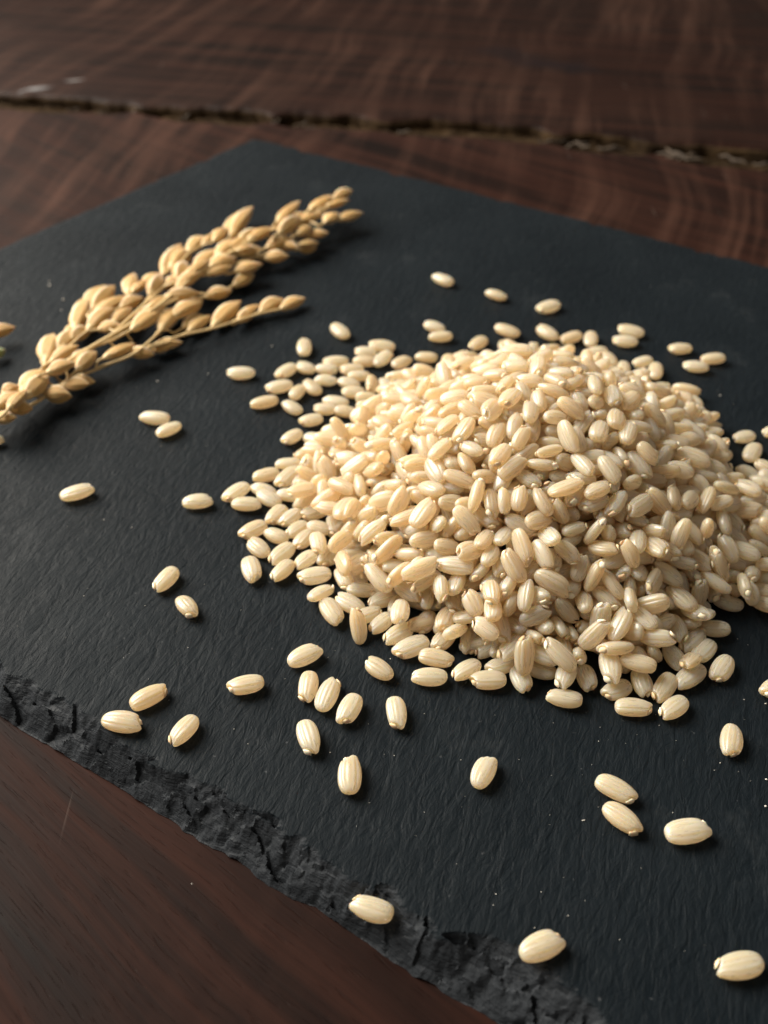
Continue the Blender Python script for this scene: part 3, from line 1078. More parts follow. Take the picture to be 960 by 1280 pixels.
- 0 3943 11751 830 -1 -2 4 100
- 2 4057 12055 830 -75 -10 63 100
- 0 3948 12414 830 54 18 62 100
- 2 4009 12811 830 96 -166 -7 100
- 1 4063 13190 830 74 -16 41 100
- 1 4019 13476 830 27 28 37 100
- 2 4014 13865 830 20 12 -45 100
- 1 4014 14086 830 -25 12 124 100
- 0 4053 14477 830 -13 -18 39 100
- 1 4331 10767 830 -22 4 60 100
- 1 4290 11103 830 1 -5 -167 100
- 2 4293 11488 830 49 2 139 100
- 0 4361 11787 830 41 -27 109 100
- 1 4386 12175 830 17 -11 -10 100
- 1 4280 12485 830 67 5 114 100
- 2 4401 12848 830 -13 24 -60 100
- 0 4341 13150 830 39 26 9 100
- 1 4317 13470 830 -75 -19 -50 100
- 2 4406 13759 830 -30 27 -73 100
- 1 4391 14176 830 18 -23 163 100
- 1 4615 11153 830 73 -26 -91 100
- 0 4667 11458 830 -44 -13 134 100
- 0 4621 11832 830 80 3 121 100
- 1 4699 12150 830 -74 4 -112 100
- 0 4619 12505 830 3 23 -155 100
- 0 4729 12858 830 -82 3 108 100
- 0 4627 13105 830 35 20 -34 100
- 0 4672 13511 830 -62 -25 117 100
- 0 4967 12084 830 -58 21 -162 100
- 1 5008 12495 830 68 -11 62 100
- 1 315 11737 1070 -74 -5 115 100
- 2 247 12138 1070 78 -27 119 100
- 2 608 11037 1070 -63 28 -17 100
- 2 565 11494 1070 -65 -27 -165 100
- 0 531 11834 1070 42 -19 164 100
- 0 575 12113 1070 -66 -26 111 100
- 2 546 12492 1070 68 25 132 100
- 1 623 12814 1070 34 12 -28 100
- 1 642 13150 1070 -12 1 85 100
- 1 950 10732 1070 -48 17 -77 100
- 2 933 11048 1070 76 -12 -3 100
- 0 954 11435 1070 -19 -2 -62 100
- 0 978 11812 1070 -16 -5 -90 100
- 2 954 12073 1070 76 13 15 100
- 2 893 12448 1070 47 17 -173 100
- 1 910 12806 1070 24 -23 77 100
- 0 950 13169 1070 33 -9 67 100
- 1 944 13455 1070 23 24 84 100
- 1 924 13771 1070 -60 -16 -172 100
- 2 1217 10372 1070 -32 0 41 100
- 2 1289 10689 1070 -31 -11 127 100
- 1 1263 11079 1070 42 -26 116 100
- 0 1294 11469 1070 -9 1 -85 100
- 1 1316 11822 1070 39 16 78 100
- 1 1225 12056 1070 75 -17 130 100
- 2 1219 12512 1070 -71 -19 -143 100
- 2 1319 13094 1070 -71 15 98 100
- 0 1301 13509 1070 -58 26 -180 100
- 1 1246 13808 1070 3 6 -175 100
- 2 1295 14173 1070 -72 1 59 100
- 1 1603 10359 1070 12 -20 78 100
- 0 1569 10696 1070 -50 -5 11 100
- 0 1578 11024 1070 99 -156 11 100
- 2 1619 11374 1070 66 -16 25 100
- 1 1633 13403 1070 -47 21 -56 100
- 1 1607 13780 1070 35 -23 78 100
- 1 1666 14108 1070 84 -12 -163 100
- 1 1939 10135 1070 15 0 40 100
- 0 2005 10343 1070 -58 -10 10 100
- 2 1921 10720 1070 -7 13 -13 100
- 0 2027 11068 1070 -67 27 -103 100
- 1 1956 11445 1070 48 -21 -103 100
- 0 1891 13801 1070 -22 27 179 100
- 1 1901 14098 1070 -73 17 10 100
- 2 2030 14525 1070 -10 -26 102 100
- 2 2290 10476 1070 58 -14 75 100
- 2 2271 10709 1070 6 17 -176 100
- 1 2255 11155 1070 -80 1 83 100
- 1 2266 13500 1070 52 13 147 100
- 1 2255 13878 1070 -60 -20 -141 100
- 2 2297 14132 1070 17 8 15 100
- 2 2274 14436 1070 18 -26 -99 100
- 1 2636 10125 1070 52 -6 -143 100
- 0 2706 10429 1070 41 -20 -164 100
- 0 2630 10814 1070 3 23 170 100
- 1 2671 11150 1070 5 -12 -103 100
- 2 2685 13427 1070 28 17 -138 100
- 1 2596 13833 1070 -34 -1 -52 100
- 0 2662 14091 1070 30 -26 154 100
- 0 2691 14449 1070 -50 -6 160 100
- 1 2979 10397 1070 -19 2 39 100
- 1 2958 10773 1070 -9 -11 -153 100
- 1 2980 11070 1070 25 -2 126 100
- 0 2931 11483 1070 11 -10 -62 100
- 2 3000 13489 1070 37 -17 -140 100
- 2 2958 13804 1070 84 -26 104 100
- 2 2949 14155 1070 -51 -23 87 100
- 2 3025 14438 1070 27 1 -43 100
- 0 3323 10738 1070 -30 23 176 100
- 0 3318 11110 1070 47 0 82 100
- 2 3259 11498 1070 25 3 -63 100
- 0 3363 11762 1070 44 28 -73 100
- 1 3383 12510 1070 -60 20 41 100
- 1 3352 12766 1070 -21 21 124 100
- 0 3254 13200 1070 69 4 -133 100
- 0 3260 13428 1070 -55 -21 23 100
- 2 3324 13782 1070 22 -1 -116 100
- 2 3326 14172 1070 -77 20 90 100
- 1 3277 14494 1070 -10 -19 -43 100
- 1 3607 10775 1070 24 7 -77 100
- 2 3654 11112 1070 73 22 125 100
- 0 3674 11493 1070 -52 7 31 100
- 1 3682 11811 1070 -21 23 129 100
- 1 3669 12165 1070 -79 -24 -166 100
- 1 3706 12381 1070 13 -10 41 100
- 0 3614 12764 1070 -41 -16 160 100
- 2 3669 13109 1070 3 8 -122 100
- 1 3702 13449 1070 -4 14 -58 100
- 0 3672 13809 1070 -55 -18 89 100
- 0 3614 14201 1070 45 -3 141 100
- 1 4048 11135 1070 -53 -26 -23 100
- 0 3988 11420 1070 -73 -28 -160 100
- 2 3972 11729 1070 -61 -27 168 100
- 2 3980 12124 1070 -23 15 -127 100
- 2 4035 12419 1070 -34 -25 -154 100
- 1 3974 12762 1070 -14 -9 71 100
- 0 3969 13199 1070 -82 -14 39 100
- 2 4006 13508 1070 -56 4 96 100
- 0 4020 13796 1070 17 19 113 100
- 1 4328 11449 1070 59 -11 -84 100
- 2 4326 11741 1070 -81 8 -159 100
- 0 4287 12162 1070 -26 -20 88 100
- 2 4340 12382 1070 -2 4 -89 100
- 2 4364 12794 1070 -37 21 179 100
- 2 4355 13076 1070 -58 16 -86 100
- 1 4292 13516 1070 29 15 -51 100
- 2 595 12062 1310 46 -7 128 100
- 2 987 11102 1310 1 11 147 100
- 2 910 11495 1310 32 16 107 100
- 0 911 11725 1310 15 -11 13 100
- 2 909 12070 1310 67 -17 114 100
- 1 963 12517 1310 75 -8 46 100
- 0 922 12831 1310 17 15 -109 100
- 1 945 13180 1310 -21 -24 -142 100
- 1 1280 11097 1310 28 -17 -14 100
- 1 1228 11458 1310 9 22 72 100
- 2 1342 11703 1310 -54 -22 172 100
- 0 1283 12127 1310 -22 23 -135 100
- 1 1249 12465 1310 30 17 -23 100
- 0 1268 12762 1310 37 -6 -46 100
- 2 1330 13171 1310 -26 -28 -57 100
- 2 1315 13404 1310 -50 -22 132 100
- 1 1551 10778 1310 -21 17 -27 100
- 2 1633 11043 1310 8 -27 -80 100
- 1 1559 11421 1310 -81 -11 62 100
- 2 1674 11732 1310 -83 11 143 100
- 1 1638 12045 1310 34 -6 58 100
- 0 1561 12484 1310 20 7 -54 100
- 2 1644 12846 1310 65 -28 -123 100
- 0 1626 13096 1310 58 9 84 100
- 0 1552 13524 1310 31 -11 -26 100
- 0 1617 13872 1310 10 11 -65 100
- 0 1986 10789 1310 16 -7 -53 100
- 2 1980 11081 1310 38 -5 -40 100
- 2 1894 11383 1310 -12 22 -140 100
- 1 1917 11736 1310 85 22 105 100
- 1 2012 12105 1310 -55 -3 -43 100
- 2 2017 12408 1310 28 12 33 100
- 2 1911 12856 1310 -67 -7 -85 100
- 1 1892 13113 1310 -65 28 106 100
- 2 2015 13517 1310 -10 3 50 100
- 2 1991 13870 1310 -8 -17 36 100
- 2 1927 14087 1310 -36 8 -38 100
- 0 2358 10756 1310 64 -20 28 100
- 2 2356 11078 1310 -50 -9 -48 100
- 1 2279 11363 1310 -13 8 63 100
- 2 2335 11714 1310 18 11 95 100
- 0 2269 12170 1310 16 -9 -32 100
- 1 2346 12489 1310 -13 -10 -149 100
- 1 2309 12837 1310 -67 19 -95 100
- 0 2367 13092 1310 30 20 -114 100
- 2 2310 13480 1310 -69 -9 152 100
- 1 2331 13856 1310 11 26 -61 100
- 2 2254 14192 1310 -11 9 41 100
- 0 2692 10765 1310 -28 19 104 100
- 1 2680 11058 1310 -30 22 -101 100
- 0 2633 11431 1310 -40 26 110 100
- 0 2664 11818 1310 -27 13 147 100
- 0 2683 12102 1310 -45 4 106 100
- 0 2686 12403 1310 -77 17 -120 100
- 0 2595 12820 1310 22 5 48 100
- 2 2641 13129 1310 47 5 87 100
- 1 2629 13477 1310 -52 6 -98 100
- 0 2627 13857 1310 14 22 41 100
- 1 2659 14183 1310 82 23 112 100
- 0 2939 10680 1310 22 2 79 100
- 2 2928 11141 1310 -2 3 164 100
- 0 2972 11479 1310 -69 -16 115 100
- 2 3037 11774 1310 56 -6 146 100
- 0 2960 12080 1310 81 22 64 100
- 2 3047 12397 1310 -61 27 7 100
- 1 2982 12758 1310 -69 7 37 100
- 1 2915 13110 1310 39 -20 -13 100
- 2 3032 13423 1310 67 -7 -103 100
- 2 3038 13855 1310 -22 23 73 100
- 0 2921 14104 1310 -34 21 -69 100
- 0 3334 11054 1310 -68 17 39 100
- 2 3304 11425 1310 75 -22 -114 100
- 1 3304 11737 1310 -43 -10 -77 100
- 2 3280 12048 1310 45 25 29 100
- 2 3358 12447 1310 2 0 -147 100
- 1 3262 12753 1310 33 -15 -130 100
- 1 3335 13114 1310 98 152 12 100
- 1 3276 13426 1310 79 -5 147 100
- 2 3369 13847 1310 0 -10 -51 100
- 0 3253 14121 1310 -8 2 -4 100
- 1 3615 11465 1310 48 27 128 100
- 1 3602 11782 1310 18 -18 28 100
- 0 3724 12158 1310 28 10 -66 100
- 0 3623 12472 1310 62 19 -5 100
- 0 3651 12798 1310 62 12 -165 100
- 2 3602 13101 1310 55 10 -99 100
- 0 3636 13463 1310 61 -9 -59 100
- 0 3637 13755 1310 2 12 134 100
- 2 3975 11760 1310 79 20 95 100
- 0 3961 12114 1310 -73 14 -161 100
- 1 4035 12466 1310 -59 -1 75 100
- 1 4019 12792 1310 -37 -28 -44 100
- 0 3981 13182 1310 75 -16 127 100
- 2 1336 11815 1550 1 27 -107 100
- 0 1246 12056 1550 38 -18 34 100
- 2 1247 12468 1550 57 6 -146 100
- 1 1256 12825 1550 42 -12 149 100
- 2 1326 13111 1550 69 14 129 100
- 1 1603 11380 1550 80 -24 -120 100
- 0 1655 11717 1550 -40 21 -11 100
- 1 1626 12081 1550 -1 6 104 100
- 0 1608 12457 1550 13 1 -3 100
- 0 1606 12733 1550 -14 -14 -95 100
- 2 1586 13081 1550 38 -13 92 100
- 1 1965 11459 1550 -86 -16 -69 100
- 0 1987 11735 1550 -52 27 -12 100
- 1 2024 12094 1550 34 11 39 100
- 0 1947 12509 1550 35 -28 15 100
- 2 1984 12828 1550 -66 -1 19 100
- 0 1969 13180 1550 -59 -24 124 100
- 2 1944 13531 1550 66 26 -38 100
- 1 2329 11089 1550 18 -21 -128 100
- 1 2332 11476 1550 38 24 19 100
- 1 2274 11712 1550 -28 -5 35 100
- 2 2312 12091 1550 22 -6 -30 100
- 1 2253 12421 1550 -20 -11 129 100
- 0 2290 12785 1550 42 7 -161 100
- 1 2331 13065 1550 48 6 152 100
- 1 2369 13409 1550 72 -4 7 100
- 2 2353 13812 1550 -43 -16 -83 100
- 2 2580 11451 1550 31 24 -92 100
- 2 2573 11773 1550 60 18 -45 100
- 0 2691 12123 1550 22 -28 163 100
- 1 2579 12489 1550 57 5 51 100
- 0 2572 12810 1550 81 28 119 100
- 1 2571 13192 1550 71 -10 -93 100
- 0 2631 13457 1550 -63 -9 63 100
- 2 3035 11441 1550 -22 4 -105 100
- 0 3050 11763 1550 -83 8 40 100
- 2 3010 12115 1550 39 21 -169 100
- 1 2926 12512 1550 68 -15 67 100
- 1 3028 12835 1550 37 -23 -165 100
- 2 3001 13185 1550 -14 12 -78 100
- 1 2967 13537 1550 55 11 -96 100
- 0 3368 11819 1550 81 3 -148 100
- 0 3385 12060 1550 -22 9 -60 100
- 2 3388 12405 1550 69 4 -75 100
- 0 3266 12825 1550 -83 19 84 100
- 2 3267 13151 1550 82 7 42 100
- 2 3656 12082 1550 -9 -16 -94 100
- 2 3639 12433 1550 71 -12 -52 100
- 1 3604 12805 1550 68 7 -71 100
- 0 1676 12419 1790 -16 16 8 100
- 1 1918 12090 1790 -53 1 121 100
- 2 1987 12393 1790 47 20 -10 100
- 2 1910 12834 1790 43 5 -71 100
- 2 2329 12048 1790 -70 -4 54 100
- 0 2343 12482 1790 39 -4 42 100
- 1 2354 12769 1790 -18 -6 27 100
- 2 2318 13111 1790 -50 23 9 100
- 0 2585 12127 1790 28 9 2 100
- 1 2622 12464 1790 -16 -27 -105 100
- 1 2615 12827 1790 19 -11 120 100
- 2 2634 13085 1790 54 0 174 100
- 2 2972 12435 1790 -15 15 137 100
- 0 -1036 12260 110 27 -16 11 100
- 1 -679 11807 410 35 -41 -12 100
- 2 -673 12306 189 -8 -140 -54 100
- 1 -703 12927 282 179 19 49 100
- 1 -407 13363 390 -50 -32 -57 100
- 0 -762 14000 86 180 -1 -40 100
- 1 -47 10345 504 -19 -15 162 100
- 1 -93 10881 707 -39 -48 1 100
- 1 -155 11244 747 -67 24 -156 100
- 0 -97 11841 764 23 -6 -155 100
- 0 -46 12322 736 48 9 -119 100
- 0 -39 12633 764 146 7 -5 100
- 0 -97 13320 479 -6 -167 -22 100
- 0 19 13688 537 -61 -3 144 100
- 0 -19 14590 86 -180 4 -28 100
- 0 164 10152 571 171 2 4 100
- 0 472 10876 959 98 -1 -6 100
- 1 685 11264 925 162 -16 6 100
- 2 487 11704 1275 -51 -11 -157 100
- 2 355 12360 1187 49 -72 -75 100
- 1 249 12698 1039 167 13 84 100
- 0 354 13346 781 129 25 6 100
- 2 152 14135 701 13 -3 -78 100
- 2 121 14739 227 2 1 -82 100
- 1 237 14986 90 -180 -4 -85 100
heap 2 998 9101 321 128 32 54 100
- 2 796 9797 548 -153 3 -62 100
- 0 799 10098 816 -164 5 -18 100
heap 0 989 10748 1267 39 20 12 100
- 2 1033 11411 1507 14 23 88 100
- 0 644 11821 1452 174 20 -68 100
- 0 926 12317 1507 67 -4 -51 100
- 2 774 12747 1438 -2 -36 68 100
- 1 863 13486 1258 167 -24 -23 100
- 1 980 13710 1247 27 29 -18 100
- 0 1078 14183 1005 -41 38 -105 100
- 0 755 14806 438 53 -63 -41 100
- 2 924 15673 120 153 -14 52 100
- 1 1445 9080 437 -53 16 -97 100
- 2 1531 9636 774 -18 5 -125 100
heap 2 1231 9974 1046 -14 -166 35 100
- 0 1231 10680 1294 -141 18 21 100
- 1 1370 11458 1572 -29 -37 -7 100
- 0 1501 11838 1732 0 15 21 100
- 2 1277 12255 1755 44 5 -121 100
- 1 1500 12838 1710 14 -3 7 100
- 0 1351 13367 1556 -14 44 3 100
- 0 1379 13783 1313 3 -37 -9 100
- 0 1628 14318 1048 53 147 -20 100
- 2 1350 15076 540 -32 -163 -31 100
- 2 1502 15418 299 -110 5 -27 100
- 2 1169 16007 94 0 176 -80 100
- 0 2076 8902 442 -45 -36 -71 100
- 0 2131 9524 478 -9 12 -3 100
- 2 2022 9684 860 33 139 28 100
- 0 1921 10475 1161 54 -9 -164 100
- 1 1879 10799 1459 12 15 -139 100
- 2 1814 11267 1535 -92 -21 95 100
- 2 1945 11695 1788 -44 8 -139 100
- 1 1997 12293 1956 -23 -26 156 100
- 0 1760 12696 1822 60 67 -92 100
- 1 2055 13334 1706 51 -12 150 100
- 1 1847 13761 1483 90 -2 157 100
- 0 1877 14391 1131 -122 16 -60 100
- 1 1730 15622 356 4 145 40 100
- 2 2191 16112 266 -131 -9 -33 100
- 1 2029 16346 91 2 4 -58 100
- 0 2500 8845 295 40 5 94 100
- 2 2491 9419 544 -39 0 -146 100
- 1 2368 9817 1023 -7 -3 -92 100
- 1 2407 10289 1131 6 -59 101 100
- 0 2469 10739 1510 -43 -27 175 100
- 1 2417 11293 1668 -27 -4 174 100
- 0 2434 11770 1768 46 -11 30 100
- 1 2406 12300 1965 -14 15 160 100
- 0 2444 12816 1977 14 8 -162 100
- 0 2460 13352 1738 -34 -6 -167 100
- 2 2602 13784 1563 -98 -15 -109 100
- 2 2536 15291 833 -43 -158 -51 100
- 2 2426 15033 874 -49 -49 -75 100
- 0 2496 15358 563 -31 -41 -112 100
- 2 2454 15930 156 -1 -28 -98 100
- 1 2919 8914 288 10 19 150 100
- 2 2993 9303 520 24 -3 10 100
- 1 3065 9548 555 -53 -166 -9 100
heap 1 3113 9990 1092 -177 -21 -35 100
- 2 3004 10891 1445 -34 3 -23 100
- 2 3003 11084 1582 111 -8 1 100
- 0 2852 11879 1606 6 23 179 100
- 1 2843 12246 1808 106 45 -46 100
- 2 3058 12902 1736 -19 0 -65 100
- 1 2979 13344 1748 -7 -13 -129 100
- 0 2785 13770 1396 -133 1 84 100
- 1 3157 14363 1271 28 -4 179 100
- 2 2936 15012 561 -75 166 10 100
- 2 3091 15548 590 18 -7 122 100
- 0 2858 15711 320 56 -35 -78 100
- 0 3392 8728 115 62 6 56 100
- 0 3420 9218 237 164 11 57 100
- 1 3486 9574 614 91 54 -92 100
- 2 3506 10174 962 47 -156 17 100
- 0 3383 10895 1224 -42 9 30 100
- 2 3485 11274 1448 -50 15 -66 100
- 1 3523 11627 1466 -74 -16 -169 100
- 2 3511 12386 1758 19 -5 133 100
- 0 3410 12900 1689 -14 2 -77 100
- 0 3432 13488 1432 -27 -9 -43 100
- 0 3256 13777 1464 45 18 -117 100
- 1 3469 14733 962 -176 -4 60 100
- 2 3617 14939 794 -93 11 -100 100
- 0 3487 15443 304 -49 8 -101 100
- 0 3473 16160 86 180 4 -22 100
- 0 3866 9462 249 14 -36 -16 100
- 1 3863 9857 498 104 -9 -38 100
- 1 3901 10181 703 159 -28 -47 100
- 0 3934 10898 986 68 -12 -173 100
- 2 4039 11271 1220 96 8 10 100
- 1 4031 11949 1453 39 -39 177 100
- 0 3923 12284 1514 -54 0 -112 100
- 0 3895 12867 1473 -22 36 56 100
- 2 4125 13324 1312 -127 0 -53 100
- 2 4007 13852 1246 2 -24 -115 100
- 2 3860 14439 948 2 1 95 100
- 0 3941 14991 716 57 -41 -93 100
- 0 3810 15352 222 -135 30 7 100
- 1 3790 15857 90 0 -3 -31 100
- 1 4345 9392 165 22 36 145 100
- 2 4328 9837 425 30 -47 100 100
- 1 4463 10081 551 134 -1 -62 100
- 0 4409 10808 1002 -1 -14 -144 100
- 0 4617 11338 976 2 178 -3 100
- 0 4345 11925 1182 -71 -13 3 100
- 1 4592 12425 1036 47 -39 96 100
- 0 4334 12696 1220 38 -4 -10 100
- 1 4594 13375 928 -44 -117 -89 100
- 2 4435 13761 1052 -17 13 -18 100
- 0 4594 14307 498 9 -7 -144 100
- 2 4470 14754 548 23 12 22 100
- 0 4521 15562 86 180 -4 -40 100
- 1 4571 9811 143 -74 -16 159 100
- 0 5191 10057 171 -153 46 69 100
- 1 5009 10847 546 -7 -14 170 100
- 1 4910 11195 778 -35 5 -126 100
- 1 4883 11778 760 -26 -18 117 100
- 1 4941 12304 992 2 3 157 100
- 1 5042 12996 748 72 -4 32 100
- 2 4962 13269 758 -2 12 13 100
- 0 4976 13853 555 21 11 35 100
- 1 5276 14385 234 -17 108 -116 100
- 2 4789 14680 209 -24 -46 129 100
- 0 5445 10451 86 0 4 119 100
- 0 5620 10632 97 174 -10 -46 100
- 2 5622 11078 256 -13 -152 -2 100
- 2 5936 11726 255 118 5 -144 100
- 0 5790 12010 278 145 4 -52 100
- 2 5601 12844 323 -62 124 -57 100
- 0 5560 13290 411 27 -63 131 100
- 2 5690 14404 103 -27 4 7 100
- 1 5989 11058 99 153 4 -75 100
- 2 6448 11578 94 -180 -4 -47 100
- 2 6123 12118 128 65 5 33 100
- 2 -808 12111 321 24 -4 -41 100
- 0 -912 12722 176 56 -46 -37 100
- 1 -394 13011 507 -20 -33 134 100
- 2 -364 13991 125 -52 175 -36 100
heap 1 -245 11010 785 92 -50 -16 100
- 1 -18 11603 771 47 -30 23 100
- 0 -564 11989 605 132 104 3 100
- 1 -238 12402 803 -50 30 134 100
- 2 -2 13205 751 1 -8 -69 100
- 2 -67 13518 582 -99 -2 153 100
- 1 -67 14163 328 -13 -32 -46 100
heap 2 370 10197 757 40 154 -33 100
- 0 700 10797 1112 -28 146 69 100
- 2 627 11342 1244 127 21 14 100
- 0 630 12295 1372 62 22 119 100
- 0 674 12623 1179 9 -9 153 100
- 1 295 13213 1013 -85 15 -7 100
- 2 -5 13894 672 64 132 -61 100
- 2 602 14324 369 -134 -44 3 100
- 2 417 14898 268 -1 2 147 100
- 1 996 10412 1134 58 145 41 100
heap 2 1116 11000 1514 0 12 -22 100
- 2 1071 11704 1556 13 -31 -77 100
- 1 756 12030 1564 133 14 -20 100
- 1 1017 12615 1550 -17 16 -166 100
- 0 1151 13051 1316 -32 83 -5 100
- 1 662 13702 1282 -29 67 149 100
- 2 673 14260 735 173 32 46 100
- 1 931 14544 800 -10 -1 174 100
- 0 1043 15404 107 -32 10 9 100
- 0 1633 9062 293 -132 -19 -106 100
heap 1 1625 9032 527 166 15 -80 100
- 1 1659 9774 958 6 177 77 100
heap 0 1481 10448 1243 -153 -4 -56 100
- 2 1505 11060 1528 160 29 39 100
- 0 1560 11615 1753 -30 -18 -174 100
- 1 1595 12143 1763 13 -22 142 100
heap 2 1117 12714 1764 11 -11 1 100
- 1 1439 13165 1754 25 -3 -34 100
- 2 1145 13848 1380 71 -9 -61 100
- 2 1420 14564 1051 -163 -21 -31 100
- 0 1170 14982 731 27 155 -41 100
- 2 1242 15478 459 141 -1 94 100
- 2 1437 15863 103 27 4 77 100
- 0 2165 9009 172 -86 37 120 100
- 0 2248 9471 678 46 -18 -63 100
- 2 2136 10002 998 132 -2 49 100
heap 2 1967 10258 1289 -160 20 -17 100
- 0 2085 11163 1495 158 18 61 100
- 1 2013 11449 1781 -27 -14 -140 100
- 2 2046 12036 1984 2 -9 -180 100
- 1 2079 12602 1929 1 -6 -176 100
- 1 1938 13166 1796 -49 130 24 100
- 2 2156 13694 1556 48 23 92 100
- 1 1777 14391 1317 -131 -27 2 100
- 0 1838 15283 561 -82 9 -103 100
- 0 2124 15270 715 63 15 94 100
- 0 2300 16397 86 0 -4 96 100
- 0 2630 9055 318 117 -22 -82 100
heap 1 2545 9236 615 -153 44 -27 100
heap 1 2565 9828 1157 42 19 -44 100
- 2 2609 10503 1285 -96 19 151 100
- 1 2574 10992 1571 -172 28 42 100
- 1 2470 11492 1774 96 -8 -25 100
- 1 2546 12018 1971 -90 20 -142 100
- 1 2530 12585 1948 1 -11 -167 100
- 2 2583 13293 1892 -124 11 15 100
- 1 2838 13664 1685 -18 163 -85 100
- 1 2535 14475 1325 43 -40 -108 100
- 0 2573 14734 973 10 6 -131 100
- 0 2611 15451 707 -120 3 -66 100
- 2 2658 16238 94 0 -4 148 100
- 0 3194 9008 361 -107 -13 94 100
- 0 3342 9334 551 80 24 -92 100
- 2 3036 9750 798 -143 7 -28 100
- 2 3212 10226 1145 -110 52 86 100
- 1 3311 10914 1534 -169 6 82 100
- 1 2923 11571 1729 -39 19 138 100
- 0 3076 12019 1766 31 15 -1 100
- 2 3091 12610 1903 42 1 167 100
- 0 3205 13176 1778 11 2 92 100
- 1 2959 13921 1514 9 -7 154 100
- 0 3035 14191 1478 31 14 -71 100
- 2 3254 15032 955 -133 2 21 100
- 2 3148 16136 236 31 6 53 100
- 0 3411 15942 154 117 28 -48 100
- 1 3519 9071 90 0 176 -43 100
- 0 3598 9414 319 -104 16 105 100
- 2 3631 9837 782 20 25 82 100
- 1 3566 10473 1012 95 -1 -36 100
- 2 3653 10784 1287 -26 -155 11 100
heap 2 3800 11321 1531 180 17 -62 100
- 0 3432 12022 1726 34 7 45 100
- 2 3701 12663 1734 29 10 2 100
- 0 3597 13198 1551 39 -12 110 100
- 0 3820 13819 1429 -16 -20 -61 100
- 1 3674 14414 1134 -88 154 -18 100
- 2 3854 15167 794 116 -44 44 100
- 1 3566 15120 631 30 6 49 100
- 0 3607 15997 254 127 -4 -74 100
- 1 3874 9090 170 18 141 -17 100
- 1 3787 9474 413 -151 -18 -76 100
heap 1 4058 9823 717 -51 -166 -38 100
- 2 4381 10318 815 -11 19 93 100
heap 0 4312 10957 1202 43 -10 87 100
- 0 3940 11534 1533 54 -16 -25 100
- 1 4373 12060 1315 149 -27 -30 100
- 1 3915 12602 1473 23 -17 6 100
- 0 4252 12932 1248 170 -24 -16 100
- 2 4219 13527 1277 130 -25 109 100
- 2 4166 14098 1031 -7 -9 -17 100
- 0 3927 15378 385 176 23 32 100
- 1 4077 15985 99 21 178 -17 100
- 1 4604 9533 191 10 47 123 100
- 0 4871 9961 273 49 20 -107 100
- 0 4672 10248 497 34 -173 -22 100
- 0 4380 11072 1003 169 13 39 100
- 1 4628 11651 1111 11 -39 68 100
- 2 4587 12069 1065 15 -26 128 100
- 2 4861 12597 1035 153 -10 -24 100
- 0 4826 12997 972 38 40 53 100
- 1 4878 13790 828 56 163 26 100
- 2 4917 14458 506 4 -13 -70 100
- 1 5052 15097 109 17 11 -148 100
- 2 4810 15374 128 62 175 28 100
- 1 5389 9899 245 145 3 85 100
- 0 5137 10506 171 56 -42 154 100
- 0 5639 10873 133 -27 26 4 100
- 0 5187 11567 616 -24 -49 113 100
- 2 5017 11973 996 -61 -36 144 100
- 1 5492 12684 598 69 172 -17 100
- 0 4932 13652 714 37 1 -142 100
- 1 5472 14306 332 80 -11 75 100
- 1 5142 14649 229 51 28 -5 100
- 1 5847 10369 90 0 4 18 100
- 1 6158 10844 217 -169 14 37 100
- 2 6005 11343 235 128 -8 -74 100
- 2 6225 11910 151 0 -27 47 100
- 2 5812 13144 282 -10 -23 -127 100
- 1 5863 14100 90 0 -3 36 100
- 0 6479 11986 93 163 -4 -67 100
- 2 6415 12549 159 0 30 -83 100
- 0 -606 11574 506 -3 42 -156 100
- 0 -1307 12426 159 -118 -147 -5 100
- 1 -934 13476 116 -45 -5 161 100
- 1 -782 13670 99 -27 -4 -15 100
- 0 -357 10823 659 -4 62 158 100
- 1 -308 11422 657 -35 67 105 100
heap 2 -476 12228 780 -11 33 -165 100
- 2 -485 12360 561 55 172 -3 100
- 2 -372 12802 718 -19 -137 42 100
- 2 -457 13768 338 -59 12 5 100
heap 1 342 9838 399 -139 0 -42 100
- 0 462 10493 982 -25 153 1 100
- 0 481 11269 1063 -53 -22 -16 100
- 0 52 12069 823 42 -43 -97 100
- 1 -65 12556 964 22 -175 18 100
- 0 703 12984 1235 23 -9 111 100
- 1 80 13591 763 -97 13 158 100
- 0 92 14290 476 145 -28 -9 100
- 0 -342 15043 117 -114 -6 -11 100
- 1 414 15526 90 180 2 -15 100
- 0 779 10459 1118 -43 144 -74 100
heap 2 777 11303 1458 -45 -4 109 100
heap 0 -485 11133 808 -45 3 -114 100
- 2 703 12512 1561 12 51 173 100
- 0 480 12824 1330 133 -51 -16 100
- 1 450 13534 1148 -168 -8 -56 100
- 0 791 14106 948 -15 178 -44 100
- 2 3 14558 352 27 28 -97 100
- 2 663 15150 173 61 -27 -92 100
- 1 1663 9445 553 41 178 35 100
- 0 1363 9756 867 46 12 -128 100
heap 2 1543 10542 1456 -33 12 -90 100
- 0 1655 11203 1719 51 -22 69 100
- 2 1670 11900 1860 9 -14 175 100
- 1 1054 12418 1733 -4 -10 27 100
- 1 1244 13008 1789 -144 -23 12 100
- 1 1562 13522 1507 -21 0 -48 100
- 0 1135 14456 974 -41 8 160 100
- 2 883 15039 482 -35 41 132 100
- 2 1153 15535 220 174 32 64 100
- 1 722 15925 121 65 5 173 100
heap 2 1922 8610 382 25 -40 83 100
- 1 2226 9051 518 -28 26 101 100
- 2 2108 9374 773 -141 -26 -52 100
heap 2 1940 9891 1203 68 27 -72 100
- 1 2063 10583 1452 -21 20 -125 100
- 2 2052 11201 1753 -78 31 -150 100
- 1 1954 11675 1983 13 -15 71 100
- 0 2155 12414 2075 35 -3 97 100
- 1 1782 13082 1942 -3 -20 -26 100
- 1 1892 13614 1828 -36 -3 56 100
